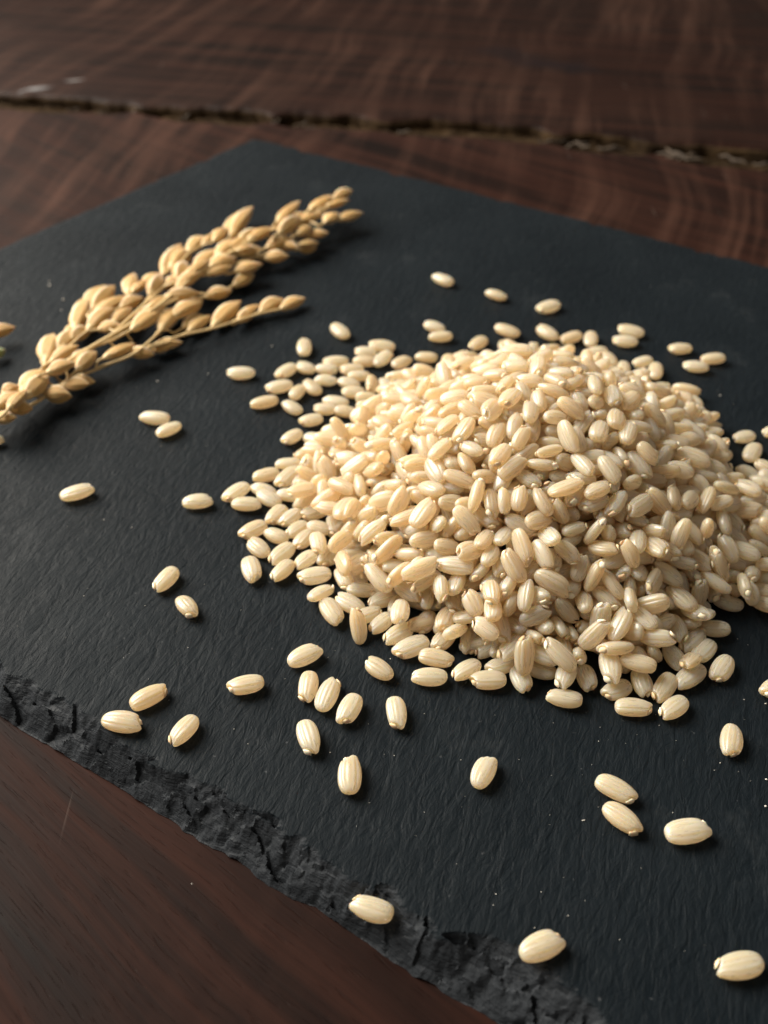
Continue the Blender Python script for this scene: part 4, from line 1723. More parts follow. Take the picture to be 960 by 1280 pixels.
- 0 2058 14274 1445 -71 -11 -138 100
- 1 1617 15230 643 -11 176 75 100
- 1 1871 15930 216 -10 26 -47 100
- 2 2438 16789 103 26 4 90 100
heap 2 2380 8562 452 8 -157 -44 100
- 1 2867 9173 334 -9 -29 -150 100
- 0 2638 9516 754 7 -169 60 100
heap 1 2718 10217 1247 -26 2 28 100
- 2 2738 10605 1531 30 -176 63 100
- 0 2653 11146 1717 52 38 26 100
- 1 2614 11678 1864 13 17 15 100
heap 1 2606 12393 2106 46 -7 153 100
- 0 2645 13124 2001 5 6 -143 100
- 2 2463 13768 1770 -23 4 107 100
- 1 2586 14140 1527 -172 -45 -11 100
- 1 2122 14970 921 -43 -9 -108 100
- 2 2558 16555 265 174 5 -56 100
- 0 2661 16620 94 26 5 -99 100
- 0 3481 8956 276 128 -11 10 100
- 0 3516 9183 430 -134 -3 -66 100
- 0 3289 9898 967 -158 -13 24 100
- 2 3180 10474 1234 -10 -43 -141 100
- 1 3039 11259 1726 -2 13 -178 100
- 0 3183 11688 1708 -1 -7 75 100
- 0 2993 12303 1976 -25 -20 110 100
- 0 3163 12922 1924 -18 -5 46 100
- 1 3177 13743 1664 24 180 -37 100
- 0 2770 14398 1321 -4 133 -130 100
- 1 3113 15855 411 -82 14 -125 100
- 0 3501 15682 468 1 2 23 100
- 0 3249 16420 94 -27 4 -113 100
- 1 3585 8706 190 160 46 -28 100
- 1 3954 9546 540 37 -163 -44 100
- 1 3685 9975 923 18 30 30 100
- 0 3633 10517 1204 161 0 -41 100
heap 1 4293 10284 1071 -18 137 61 100
- 1 3796 11763 1641 -26 5 -158 100
- 0 3902 12362 1703 -5 164 -71 100
- 0 3742 12982 1654 134 -7 -85 100
- 0 3558 13660 1494 -21 3 -6 100
- 0 3773 14084 1233 -174 -7 -79 100
- 2 4205 14961 583 -10 148 87 100
- 1 3835 15695 362 3 24 -67 100
- 2 3739 16236 135 27 19 123 100
- 1 3880 9215 342 7 23 -167 100
heap 1 4165 9222 255 -177 9 -81 100
- 0 4197 10254 601 -69 53 -87 100
- 0 4038 10567 1012 -123 13 25 100
heap 1 4869 11133 997 48 21 -120 100
- 1 4260 11746 1315 -44 23 -136 100
- 2 4279 12358 1306 -25 149 -73 100
- 1 4165 12898 1469 -93 -32 -87 100
- 1 4819 13993 875 60 -9 36 100
- 2 4492 14525 751 -14 -11 -40 100
- 1 4282 14436 955 95 14 49 100
- 0 4201 15455 265 6 66 -125 100
- 1 4157 15723 173 -29 40 11 100
- 2 4443 9418 388 173 -27 -68 100
- 2 4621 10522 654 -121 16 -46 100
- 0 5393 10842 445 -164 28 -42 100
- 0 5033 11535 824 -12 -160 -35 100
- 2 5236 12182 754 -57 -177 -24 100
- 1 5089 12836 835 -119 -11 32 100
- 0 5066 14029 694 -175 6 14 100
- 0 5347 15105 95 152 5 58 100
- 2 4488 15169 295 33 -4 -147 100
heap 1 5256 9899 409 100 4 -89 100
- 2 5402 11207 505 -161 1 -69 100
- 0 5216 11810 634 -4 -50 164 100
- 2 5603 12140 573 40 -3 -163 100
- 2 5621 13968 420 10 4 -131 100
- 1 5231 14143 514 6 23 -17 100
- 1 5507 14624 137 -7 24 63 100
- 2 6018 10661 103 23 -176 -6 100
- 0 6147 11604 138 1 149 57 100
- 2 6021 12282 245 41 151 -10 100
- 2 5688 13679 347 13 22 150 100
- 2 -1264 12120 163 -15 150 30 100
- 1 -1195 12904 201 -10 -51 159 100
- 0 -961 13249 95 -26 0 162 100
heap 2 -605 10235 535 118 12 106 100
- 2 10 11120 967 70 -24 -10 100
- 2 -926 11730 490 -16 158 27 100
- 1 -566 12642 565 -12 12 -176 100
- 2 -735 13201 243 -133 36 18 100
- 0 -353 13940 399 99 27 17 100
- 2 -426 14428 133 -117 -8 82 100
- 1 -96 14354 102 -9 172 -14 100
- 0 448 9881 753 -34 32 -138 100
heap 1 579 10267 979 44 2 16 100
heap 2 213 10950 1128 -158 -35 54 100
heap 1 537 11523 1345 64 10 10 100
- 2 -957 13373 448 -177 10 -1 100
- 1 -765 13072 595 -27 -48 -89 100
- 1 658 13549 1016 121 -11 -49 100
- 2 349 14187 813 46 -1 120 100
- 0 489 14667 457 42 -13 -138 100
- 2 -238 15491 123 -47 5 -92 100
- 1 1331 9494 548 29 159 4 100
heap 2 1037 9679 707 -36 7 73 100
heap 0 904 10136 982 -160 17 4 100
heap 2 700 11000 1330 7 159 -53 100
- 1 795 11719 1549 25 -35 123 100
- 1 813 12197 1651 28 10 153 100
- 2 879 13086 1568 122 17 23 100
- 1 1056 13395 1483 -171 -11 33 100
- 0 1125 14098 1212 36 37 -138 100
- 2 616 15019 456 5 134 -36 100
- 1 974 15243 314 95 144 -4 100
- 0 1833 9126 437 0 21 117 100
heap 1 1772 9263 711 91 -2 64 100
heap 1 1489 9859 1071 174 2 69 100
heap 0 1421 10082 1175 168 10 64 100
- 0 1730 10921 1574 18 23 -114 100
heap 1 1668 11562 1901 6 -16 66 100
- 2 1564 12314 1980 -23 -10 165 100
- 0 1529 12624 1770 -161 -31 69 100
- 0 1725 13349 1658 -50 -6 -97 100
- 1 1601 13958 1561 10 -41 -61 100
- 0 1719 14542 992 -6 11 -50 100
- 0 1570 15284 476 -17 -179 17 100
- 1 1678 15952 128 -23 20 -63 100
- 0 2373 9177 258 25 -152 30 100
heap 2 2199 9752 1189 65 11 -67 100
- 1 2273 10513 1335 -34 33 -151 100
heap 0 2300 11034 1767 143 -5 -12 100
- 2 2214 11673 1918 12 -7 75 100
heap 1 2348 12151 2110 -55 -14 95 100
- 1 2109 12889 1979 15 -2 31 100
- 1 2253 13624 1798 -83 -4 -42 100
- 2 2197 14034 1652 -46 18 87 100
- 0 2262 14765 1070 16 -25 -92 100
- 1 1998 15802 433 -141 -40 0 100
- 2 2247 15660 422 -27 65 92 100
heap 2 3007 9098 582 22 -66 68 100
heap 1 2782 9338 674 159 16 92 100
heap 1 2753 9738 944 -158 -19 67 100
heap 2 3011 10544 1477 4 3 -148 100
- 0 2853 10868 1645 23 -179 -4 100
- 0 2843 11476 1870 -17 -23 101 100
- 0 2844 12076 1947 -12 141 36 100
- 0 2872 12940 1932 52 -21 97 100
- 2 2923 13817 1826 33 170 -23 100
- 2 3147 14663 1203 -149 -27 -30 100
- 2 2823 14774 1071 37 16 47 100
- 1 2858 15420 757 -9 -155 98 100
- 0 2753 16005 287 -27 -21 -13 100
- 1 3796 9021 420 -137 45 -59 100
- 2 3389 9836 775 -128 -38 -87 100
- 0 3391 10541 1305 18 5 -68 100
- 2 3320 11273 1642 -151 -4 -54 100
- 0 3423 11660 1722 100 12 51 100
- 1 3297 12207 1795 -8 139 -89 100
- 0 3392 12807 1886 -55 5 -94 100
- 2 3389 13405 1670 -2 -148 115 100
- 1 3299 14159 1490 3 151 -107 100
- 0 3212 14818 1025 18 -10 28 100
- 1 3256 15094 759 -144 -28 73 100
- 1 3302 16765 99 27 -4 -150 100
heap 0 4205 8628 256 28 -161 49 100
- 0 4050 10075 948 -155 -10 -48 100
- 2 3977 10985 1226 -67 -12 147 100
heap 2 4241 11446 1293 65 164 -10 100
- 2 4155 12212 1525 -152 -3 94 100
- 2 3932 13145 1537 -27 146 22 100
- 2 3914 13469 1468 -140 -6 -124 100
- 2 4536 14025 998 8 -71 134 100
- 1 4529 14297 960 -7 -168 44 100
- 0 4102 15284 519 45 -15 -112 100
- 0 3922 15914 263 0 -2 28 100
heap 0 4598 10185 680 -153 7 -44 100
- 2 4748 10853 748 13 3 5 100
- 0 4875 11485 973 30 14 -62 100
- 2 4820 12355 1171 21 -7 17 100
- 2 5060 12797 1044 -172 16 -44 100
- 0 4766 13225 999 -119 20 22 100
- 1 4875 14227 766 9 -148 14 100
- 2 4721 14505 620 8 -166 96 100
- 2 4801 15213 356 66 -11 84 100
- 2 5199 10233 269 149 35 33 100
- 1 5253 10899 262 10 -12 2 100
heap 2 5651 11457 519 -174 -9 -8 100
- 2 5899 11754 475 2 -2 -155 100
- 0 5327 12900 583 -72 37 -12 100
- 1 5383 13661 495 87 -11 20 100
- 2 5373 13941 576 -148 -3 29 100
- 0 5108 14496 346 102 15 -151 100
- 2 5702 10087 96 177 4 -12 100
- 2 5963 11308 452 0 163 3 100
- 2 5868 12143 410 160 -12 -52 100
- 2 5765 14188 249 49 13 -165 100
- 1 -422 11175 532 12 -4 173 100
heap 2 -1333 12077 375 -16 -180 15 100
- 0 -1393 12663 93 -165 -4 55 100
- 1 -644 13536 375 -81 -66 46 100
heap 2 -76 10020 457 15 -13 127 100
- 0 38 10526 758 80 -24 -145 100
- 1 155 11404 1066 37 149 -39 100
- 0 -1075 12340 352 -6 63 105 100
- 1 -720 12906 481 13 -162 30 100
- 2 -444 13459 578 -40 44 67 100
- 2 -853 13875 223 24 -8 -3 100
- 0 -230 14525 238 -127 -5 -102 100
- 0 -16 15041 94 -27 3 79 100
heap 1 575 9719 671 67 159 24 100
heap 2 565 10590 1219 170 -15 55 100
- 2 -607 11295 683 -13 6 68 100
- 1 -381 11697 814 -94 -2 99 100
- 1 296 12551 1261 -127 -1 -137 100
- 1 402 13080 1154 -40 42 -132 100
- 2 334 13440 977 -5 177 -13 100
- 1 638 14649 611 156 9 -74 100
- 1 43 15092 297 175 -25 -27 100
- 0 1168 9260 449 -19 -14 -4 100
heap 0 1238 9316 664 -12 -163 -66 100
heap 2 1008 9836 882 -19 171 -18 100
heap 2 1172 10321 1316 14 33 -39 100
heap 0 1216 11219 1632 -140 -7 107 100
heap 2 1197 11772 1838 36 18 -124 100
- 0 -18 13173 933 -1 0 -38 100
- 1 -18 12880 907 8 125 27 100
- 1 476 13851 1017 166 2 24 100
- 0 435 14371 518 9 -28 11 100
- 2 547 15522 262 -4 8 -43 100
- 1 700 15697 172 7 140 -7 100
- 2 1999 9291 558 3 -12 -15 100
heap 1 1959 9269 867 -51 -25 77 100
heap 0 1705 10155 1175 -21 4 62 100
heap 0 1929 10497 1582 -15 -24 79 100
heap 2 1849 10936 1783 17 -18 36 100
heap 2 1631 11976 2060 -33 -172 64 100
- 0 1864 12594 2099 39 1 -117 100
- 0 1452 12861 1948 2 -10 -12 100
- 2 1354 14153 1465 13 -176 44 100
- 1 1879 13964 1518 49 -28 -18 100
- 2 1575 15612 481 -19 154 -27 100
- 2 1833 16170 103 -153 4 -42 100
- 2 1597 16493 103 27 4 178 100
- 0 2446 9052 462 126 -13 -78 100
heap 2 2877 8872 525 -142 -42 26 100
heap 0 3000 10173 1251 132 -54 24 100
heap 0 2513 10383 1437 -85 -48 125 100
heap 0 2080 10852 1648 -2 2 -48 100
heap 1 2562 11797 2044 8 19 21 100
- 1 2665 12620 2149 -23 -9 -55 100
- 2 2424 13088 2104 36 2 -101 100
heap 2 2203 13892 1889 -2 -10 -14 100
- 2 2172 14966 1137 33 -24 -136 100
- 1 2542 16213 334 -30 -156 9 100
- 1 2526 15857 383 -14 11 93 100
- 0 3758 8822 199 -148 53 56 100
heap 1 3109 9379 707 -11 8 -49 100
heap 0 3197 9474 860 40 -157 -53 100
heap 1 3330 10504 1476 26 166 53 100
heap 2 3254 10942 1751 -9 19 -63 100
heap 2 3221 11674 1889 1 1 71 100
- 0 3262 12310 1970 29 22 56 100
- 1 3055 13121 1978 2 -33 -87 100
- 1 3519 14500 1300 32 19 -104 100
- 1 3608 16386 295 85 16 52 100
- 0 2976 15056 819 135 27 48 100
- 0 2759 15607 552 -176 5 39 100
- 2 2937 16700 94 -180 -4 68 100
heap 2 3735 9330 637 105 148 -12 100
heap 1 3809 9629 787 -63 9 -121 100
heap 0 4118 10436 1099 -138 -33 71 100
heap 2 4018 10761 1279 86 -137 -27 100
- 1 3882 12059 1687 -22 10 -2 100
heap 1 3831 12528 1850 -16 6 -135 100
- 1 3984 12988 1711 4 -24 177 100
- 0 4291 13920 1225 3 171 -91 100
- 0 4103 14519 1037 152 13 72 100
- 1 3605 15438 449 -118 27 58 100
heap 2 4235 9561 525 8 3 119 100
heap 0 4319 10028 767 -15 13 -6 100
- 0 4548 10537 877 0 20 -53 100
- 0 4581 11028 1095 -147 11 56 100
- 1 5859 10479 259 6 8 7 100
heap 2 4818 11913 1183 -22 -174 -22 100
- 2 4699 13039 1185 -31 1 28 100
- 0 5222 14731 438 110 -13 -36 100
- 1 4536 15012 493 -77 -5 27 100
- 2 4828 15590 251 -178 -8 28 100
- 1 4398 15515 226 -27 -9 99 100
heap 2 4821 9906 495 147 9 -43 100
heap 1 5144 10528 570 6 -166 -79 100
- 2 5347 11379 712 -34 -17 -143 100
- 1 6076 11556 354 5 -164 2 100
heap 1 5792 11828 644 0 173 -54 100
- 1 5300 13385 607 114 -32 -18 100
- 0 5730 14562 231 -35 -22 -82 100
- 2 5728 14946 104 -25 176 -59 100
- 0 5230 10426 364 -16 -171 -13 100
- 2 5848 11042 344 -4 27 -19 100
- 0 5599 11592 358 -50 -20 147 100
- 0 5649 12499 383 -139 -62 52 100
- 2 5618 13043 502 166 -32 9 100
- 1 6281 12403 242 -47 176 -37 100
- 2 -1302 13086 134 108 5 -114 100
- 1 -1378 13439 99 26 -4 -136 100
heap 1 -940 10034 115 -24 15 48 100
- 0 -557 10945 550 -45 -55 12 100
- 0 -623 12517 700 -27 10 160 100
- 1 -1096 12835 335 -142 -35 90 100
- 1 -952 13654 281 7 -177 -8 100
- 1 232 9930 620 91 22 -144 100
heap 1 -173 10638 792 -18 153 32 100
heap 2 -664 11805 708 162 -5 -41 100
heap 2 -970 12616 390 -18 -149 -64 100
- 0 -1205 13170 360 22 173 -19 100
- 0 -305 14791 125 -65 13 15 100
- 1 21 15480 90 0 -176 -76 100
heap 2 51 10320 745 -92 28 -146 100
heap 1 847 11523 1678 -32 -10 48 100
- 0 1039 11884 1666 28 173 36 100
- 2 -749 13389 620 -37 40 -44 100
- 0 871 14160 1133 25 176 67 100
- 1 322 15327 143 -39 -23 154 100
heap 0 2073 9084 669 -127 -22 15 100
- 2 1724 9499 830 62 4 -116 100
heap 0 1487 9313 891 -158 1 -89 100
heap 0 1718 10505 1522 -61 26 -92 100
heap 1 1689 11115 1889 -4 10 -124 100
heap 0 1313 12147 1944 -173 9 -46 100
- 2 1528 12570 1961 -56 0 -174 100
- 1 999 13776 1490 -44 -18 100 100
- 1 1457 14262 1253 142 -5 -87 100
- 0 2693 8696 278 -53 -142 72 100
heap 2 2329 10007 1311 -28 25 103 100
heap 0 2186 10228 1397 22 12 33 100
heap 1 2408 11209 1875 48 -174 27 100
heap 1 2172 11853 2114 -166 -5 85 100
heap 0 2262 12705 2098 -43 9 163 100
- 2 2167 13417 1914 -25 -177 -66 100
- 2 1771 15208 790 -7 -168 30 100
- 2 1495 15969 316 43 0 -90 100
- 2 1471 16258 162 18 -29 18 100
- 0 2380 16286 238 -12 23 -92 100
heap 1 3159 8677 465 39 -6 -169 100
heap 0 3427 9291 769 62 6 85 100
heap 2 2942 9585 935 -55 -51 44 100
heap 1 3049 10585 1660 -4 -3 32 100
heap 1 2875 10994 1800 -14 -3 -68 100
heap 1 3009 11857 1896 -2 -17 52 100
- 0 2959 12707 2064 23 2 -140 100
- 1 2940 13540 1888 -174 6 1 100
- 1 3090 15383 805 47 -39 139 100
- 0 2303 15499 739 -48 180 -17 100
- 0 2876 16264 238 -170 7 -76 100
heap 1 3749 8839 496 -131 -16 -21 100
heap 1 3622 10073 1141 4 1 77 100
heap 2 3684 10568 1390 -32 -7 -135 100
- 1 3645 10964 1468 96 28 45 100
heap 1 3677 11731 1812 -9 -2 74 100
heap 2 3549 12514 1936 4 -5 -95 100
- 2 3706 13385 1670 -112 29 73 100
- 2 3668 14125 1391 14 11 -141 100
- 2 3505 14672 1144 2 0 174 100
- 0 3821 15534 528 33 21 34 100
- 1 3418 15903 365 3 -166 -71 100
heap 1 4556 9740 402 34 -112 -106 100
- 1 4764 10583 935 -98 61 71 100
- 0 5122 11173 910 16 1 -152 100
- 1 5322 11576 864 143 29 12 100
heap 2 4270 12504 1576 60 -39 149 100
- 1 4424 13213 1316 -144 16 -86 100
- 0 4858 14865 442 -9 13 -50 100
- 0 3791 14896 888 -90 34 -105 100
- 0 4953 10369 470 -4 2 -57 100
- 1 5773 10834 279 150 35 -3 100
heap 1 5158 10933 731 52 -10 92 100
- 2 5432 11788 662 31 -28 111 100
- 0 4776 12694 1185 30 -172 6 100
- 1 5104 13508 811 5 31 31 100
- 0 5278 13771 699 32 -30 38 100
- 2 5066 14973 289 164 -5 20 100
- 1 5231 15377 99 27 -4 8 100
- 2 5489 10600 259 172 -8 23 100
- 0 5242 11220 297 -124 0 -55 100
- 2 5624 11847 411 -22 -48 139 100
- 1 5347 12649 789 13 -178 59 100
- 0 5417 13177 593 -133 -13 9 100
heap 1 -654 10642 597 40 -1 50 100
- 0 -965 11999 434 155 21 -79 100
- 1 -1260 12584 250 -85 -149 -17 100
- 0 -1007 13052 215 24 177 -48 100
heap 1 -375 9329 174 21 -140 -79 100
heap 1 -869 11481 540 -24 4 162 100
- 2 -1105 13385 267 0 2 162 100
- 0 -370 13826 596 -19 25 -96 100
heap 2 505 9778 896 -138 -14 18 100
heap 1 308 10674 1051 11 11 -162 100
- 2 -169 11953 910 -19 137 -54 100
- 0 -15 12128 1012 -35 57 88 100
- 2 -1234 13796 105 0 -10 -36 100
- 1 207 13909 877 -16 5 -16 100
- 1 316 14818 457 -83 17 -167 100
- 1 242 14435 325 -4 166 75 100
heap 0 1393 8907 591 -14 -173 -39 100
heap 2 1494 9158 719 168 7 87 100
heap 0 798 9519 750 33 14 -85 100
heap 2 1330 10652 1501 99 -27 71 100
heap 0 1296 11397 1772 3 173 -45 100
heap 0 959 11960 1803 27 166 40 100
- 2 -211 14193 535 35 -25 32 100
- 2 -391 14258 336 12 -21 18 100
- 2 384 14512 683 -34 -24 42 100
- 0 354 15172 233 44 22 -12 100
- 2 297 15754 131 69 175 7 100
heap 2 1811 9645 1077 19 -22 116 100
heap 2 2332 9443 941 75 16 -29 100
heap 1 2264 10451 1555 27 -14 109 100
heap 0 2012 11387 1984 20 -23 60 100
heap 2 1896 12154 2164 10 -3 -121 100
- 0 2090 13142 2080 5 173 -18 100
- 0 1651 13353 1855 -27 20 173 100
- 0 1254 16127 252 -175 -7 -89 100
- 2 763 15519 395 16 20 2 100
heap 2 3241 8989 598 160 -18 60 100
heap 1 3446 9813 1149 -86 -129 -48 100
heap 2 2585 10624 1679 165 -13 16 100
heap 2 2700 11402 1993 -102 26 -69 100
heap 1 2802 11958 2110 3 24 -29 100
- 0 2767 12882 2124 166 -12 -23 100
- 2 2556 13580 1959 15 -3 -135 100
- 1 2400 14156 1587 -139 -30 -61 100
- 1 3510 16543 121 56 -5 -108 100
- 2 2049 15991 351 24 13 -53 100
- 0 3413 8981 480 -66 34 130 100
heap 0 3586 9088 622 -13 3 121 100
- 0 3425 10326 1116 -129 -38 -59 100
heap 0 3887 10280 1148 -59 -38 -60 100
- 0 3542 11350 1639 122 1 -70 100
heap 2 3512 11973 1895 -161 7 76 100
- 1 3288 12619 2072 16 5 87 100
- 0 3505 13918 1544 32 -148 -30 100
- 0 4155 14755 754 72 -152 29 100
- 0 3018 16366 128 123 -16 77 100
heap 2 3859 10033 1070 10 -21 -74 100
- 0 4260 10449 935 -35 -37 38 100
heap 0 3919 11398 1687 4 25 -46 100
- 0 4605 12207 1281 -10 -172 -21 100
- 2 4478 12545 1345 -35 -146 -70 100
- 2 4689 13866 1114 170 28 9 100
- 0 3962 14235 1139 168 -20 -4 100
heap 2 4898 10128 625 50 -56 134 100
- 1 5525 10270 281 -21 -154 59 100
- 0 4530 11548 1240 -47 -176 -20 100
- 2 4943 11756 981 55 -174 -15 100
- 1 4638 13290 1214 -72 -32 7 100
- 2 5704 15273 132 111 -5 -26 100
- 2 5453 14731 321 22 -9 -41 100
heap 1 5426 10581 452 -14 -171 -23 100
- 1 5950 11071 513 -151 35 -7 100
- 0 5567 12912 664 118 -11 127 100
- 0 5491 14887 154 27 143 4 100
- 0 6193 11222 94 27 -5 -83 100
- 1 5550 12331 412 -39 -66 99 100
edge 1 -6989 13727 108 5 0 20 100"""
LABELS = {}
for line in """W|pale rice grain alone near the lower right corner of the slate, farthest from the heap|
U|plump rice grain lying alone by the chipped corner at the bottom of the slate|
V|rice grain perched on the rough chipped front edge of the slate|
P|stout rice grain lying crosswise right of the close pair in front of the heap|
N|upper rice grain of the close pair near the stout crosswise grain|
O|lower rice grain of the close pair near the stout crosswise grain|
M|slanted rice grain alone on the bare slate midway in front of the heap|
Q|upright rice grain with a broken germ end, alone right of the heap front|
T|rice grain cut off by the right edge of the picture beside the heap front|
L|upright rice grain with its germ end up, lowest of those below the trio|
K|slanted rice grain with a pale rib, just below the row of three|
F|leftmost rice grain of the three standing in a row left of the heap front|
G|middle rice grain of the three standing in a row left of the heap front|
H|rightmost rice grain of the three standing in a row left of the heap front|
E|rice grain lying crosswise just above the row of three|
I|rice grain alone between the row of three and the heap front|
J|upright blunt rice grain alone right of the row of three|
D|rice grain lying crosswise alone between the edge trio and the row of three|
A|rice grain nearest the chipped edge, left one of the loose trio|
B|top rice grain of the loose trio near the chipped left edge|
C|slanted right rice grain of the loose trio near the chipped left edge|
Z|upper rice grain of the slanted pair on the open slate left of the heap|
AA|lower rice grain of the slanted pair on the open slate left of the heap|
X|leftmost rice grain, lying alone on the open slate below the rice ear|
Y|slim rice grain alone just left of the heap's left tip|
BB|smooth rice grain with a pale rib alone below the heap's left fringe|
CC|rice grain lying crosswise alone between the rice ear and the heap|
DD|left rice grain of the touching pair below the rice ear|
EE|right rice grain of the touching pair below the rice ear|
JJ|small slanted rice grain above the heap's rear left, near the ear's lower branch|
II|round rice grain standing out above the heap's rear left cluster|
A6|rice grain farthest back on the slate, behind the heap|
A7|second rice grain from the back, right of the farthest one|
A8|slanted rice grain behind the heap, tilted up to the right|
A9|upper rice grain of the overlapping pair behind the heap's left shoulder|
A10|lower rice grain of the overlapping pair behind the heap's left shoulder|
A11|rice grain right at the heap's rear rim beside the overlapping pair|
A12|rice grain lying free just behind the top of the heap|
A13|left rice grain of the short row of three behind the heap|
A14|middle rice grain of the short row of three behind the heap|
A15|round right rice grain of the short row of three behind the heap|
A16|upper rice grain of the stacked pair behind the heap's right shoulder|
A17|lower rice grain of the stacked pair behind the heap's right shoulder|
A18|left rice grain of the two next to the heap's rear right rim|
A19|rounder right rice grain of the two next to the heap's rear right rim|
A20|rice grain lying alone at the far right behind the heap, above the touching pair|
A21|left rice grain of the touching pair at the far right behind the heap|
A22|right rice grain of the touching pair at the far right behind the heap|
A28|white rice grain standing clear of the heap on its right side|
A29|rice grain leaning between the white clear one and the heap's right rim|
HH|lowest rice grain of the fringe at the heap's rear left, tilted up right|
GG|slim rice grain just above the lowest one of the rear left fringe|
FF|fat rice grain at the upper left of the rear left fringe|
E7|rice grain just off the heap's front right corner, standing free|
S|rounded rice grain at the very front of the heap's right side|
R|long rice grain lying crosswise at the very front of the heap|
D4|rice grain lying crosswise at the middle of the heap's front rim|
D2|slim pointed rice grain lying crosswise at the front rim, left of centre|
C12|broad rice grain lying crosswise at the left end of the heap's front rim|
C11|rice grain lying just behind the broad crosswise one at the front rim|
C1|outlying rice grain at the heap's front left corner|
B1|leftmost rice grain of the heap's left tip|
B2|rice grain lying crosswise below the leftmost one of the left tip|
B9|large blunt rice grain at the lower left rim of the heap|
B21|ribbed rice grain lying crosswise at the bottom of the left fringe|
KK LL MM NN OO PP QQ RR SS TT UU VV WW XX YY ZZ A1 A2 A3 A4 A5|pale rice grain in the thin loose fringe at the heap's rear left|rice grains in the rear left fringe of the heap
B3 B4 B5 B6 B7 B8 B10 B11 B12 B13 B14 B15 B16 B17 B18 B19 B20 B22 B23 B24 B25 B26 B28 B29|pale rice grain in the thin fringe along the heap's left side|rice grains in the left fringe of the heap
C4 C5 C6 C7 C8 C10 C13 C14 C15 D6 D7 D8 D10 D12 D13 E9 E10 E11|pale rice grain in the loose front rim of the heap|rice grains in the front rim of the heap
A23 A24 A25 A27|pale rice grain at the rear rim of the heap|rice grains at the rear rim of the heap
A30 A31 A32 E12 E13|pale rice grain in the loose fringe at the heap's right side|rice grains in the right fringe of the heap
edge|rice grain half out of the picture at its left edge below the ear|
C3|slim pointed grain lying crosswise beside the outlying one at the front left corner|
C9|long tilted rice grain at the front left rim above the broad crosswise pair|
D3|upright ribbed rice grain at the front rim just right of the slim pointed crosswise one|
D5|upright rice grain just behind the crosswise one at the middle front rim|
D9|large rice grain lying on others above the slim pointed one at the front|
D1|tilted rice grain between the broad crosswise one and the slim pointed one|
E8|broad rice grain lying crosswise on top near the heap's front right corner|
E1|slanted rice grain just left of the broad crosswise one at the front right|
E4|ribbed rice grain tilted just above the rounded one at the very front right|
E5|tilted rice grain at the front right rim beside the free standing one|
E2|brownish rice grain just above the long crosswise one at the very front|
E3|upright rice grain just above the right end of the long crosswise front one|
E6|rice grain at the heap's front right rim, up left of the free standing one|
C2|rice grain slanting down right beside the outlying corner one at the front left|""".strip().splitlines():
    ids, label, group = (q.strip() for q in (line + '||').split('|')[:3])
    for i in ids.split(): LABELS[i] = (label, group)
def heap_label(x, y, z):
    """which face of the heap a grain lies on, seen from the front of the board"""
    a = math.degrees(math.atan2(y - 125, x - 24.5))
    if z > 17.5: zone = 'at the very top of the heap'
    elif -125 < a <= -60: zone = 'on the heap\'s front slope' if z > 7 else 'low on the heap\'s front slope'
    elif -60 < a <= 60: zone = 'on the heap\'s right slope'
    elif a > 60 and a < 120: zone = 'on the heap\'s rear slope'
    else: zone = 'on the heap\'s bright left slope' if z > 7 else 'low on the heap\'s bright left slope'
    return ('pale brown rice grain ' + zone, 'rice grains ' + zone)
rest = []
for k, line in enumerate(GRAINS.strip().splitlines()):
    q = line.split()
    gid, ci = q[0], int(q[1]); x, y, z, rx, ry, rz, scl = (float(v) for v in q[2:9])
    x, y, z = x / 100, y / 100, z / 100
    if gid == '-':
        rest.append((ci, x, y, z, rx, ry, rz)); continue
    if gid == 'V':                               # this one lies on the chipped edge
        h = max(slate_height(x + i, y + j) for i in (-1, 0, 1) for j in (-.8, 0, .8)); z = h + 1.05
    body, germ = VARIANTS[ci, k % 4]
    o = obj('rice_grain', body)
    o.location = (x * MM, y * MM, z * MM); o.rotation_euler = (math.radians(rx), math.radians(ry), math.radians(rz))
    fx, fw = (scl / 100, (1 + scl / 100) / 2) if gid != 'heap' else (random.uniform(.90, 1.10), random.uniform(.92, 1.06))
    o.scale = (fx, fw, fw)
    label, group = LABELS.get(gid) or heap_label(x, y, z)
    tag(o, label, 'rice grain', group or None)
    obj('germ', germ, o)
# the grains that show smaller than those: one mass, every grain still whole
shapes = [grain_shape(SIZES[ci], 10 * ci + k, 32, 12) for ci in range(3) for k in range(2)]
VV, FF, LL, MI, RR, n0 = [], [], [], [], [], 0
for k, (ci, x, y, z, rx, ry, rz) in enumerate(rest):
    V, F, GV, GF, RB = shapes[ci * 2 + k % 2]
    RR += [RB, np.zeros(len(GV))]
    m = np.array(Euler((math.radians(rx), math.radians(ry), math.radians(rz))).to_matrix())
    sc_ = np.array([random.uniform(.90, 1.10), random.uniform(.92, 1.06), 1.0])
    for a, f, i in ((V, F, 0), (GV, GF, 1)):
        VV.append((a * sc_) @ m.T + np.array([x, y, z])); FF.append(f + n0); LL.append(a); MI.append(np.full(len(f), i)); n0 += len(a)
me = mesh_from('rice_heap', np.concatenate(VV) * MM, np.concatenate(FF), M_rice)
me.materials.append(M_germ); me.polygons.foreach_set('material_index', np.concatenate(MI).astype(np.int32)); set_local(me, np.concatenate(LL), np.concatenate(RR))
tag(obj('rice_heap', me), 'mass of smaller-looking brown rice grains making up the upper and rear heap', 'rice', kind='stuff')

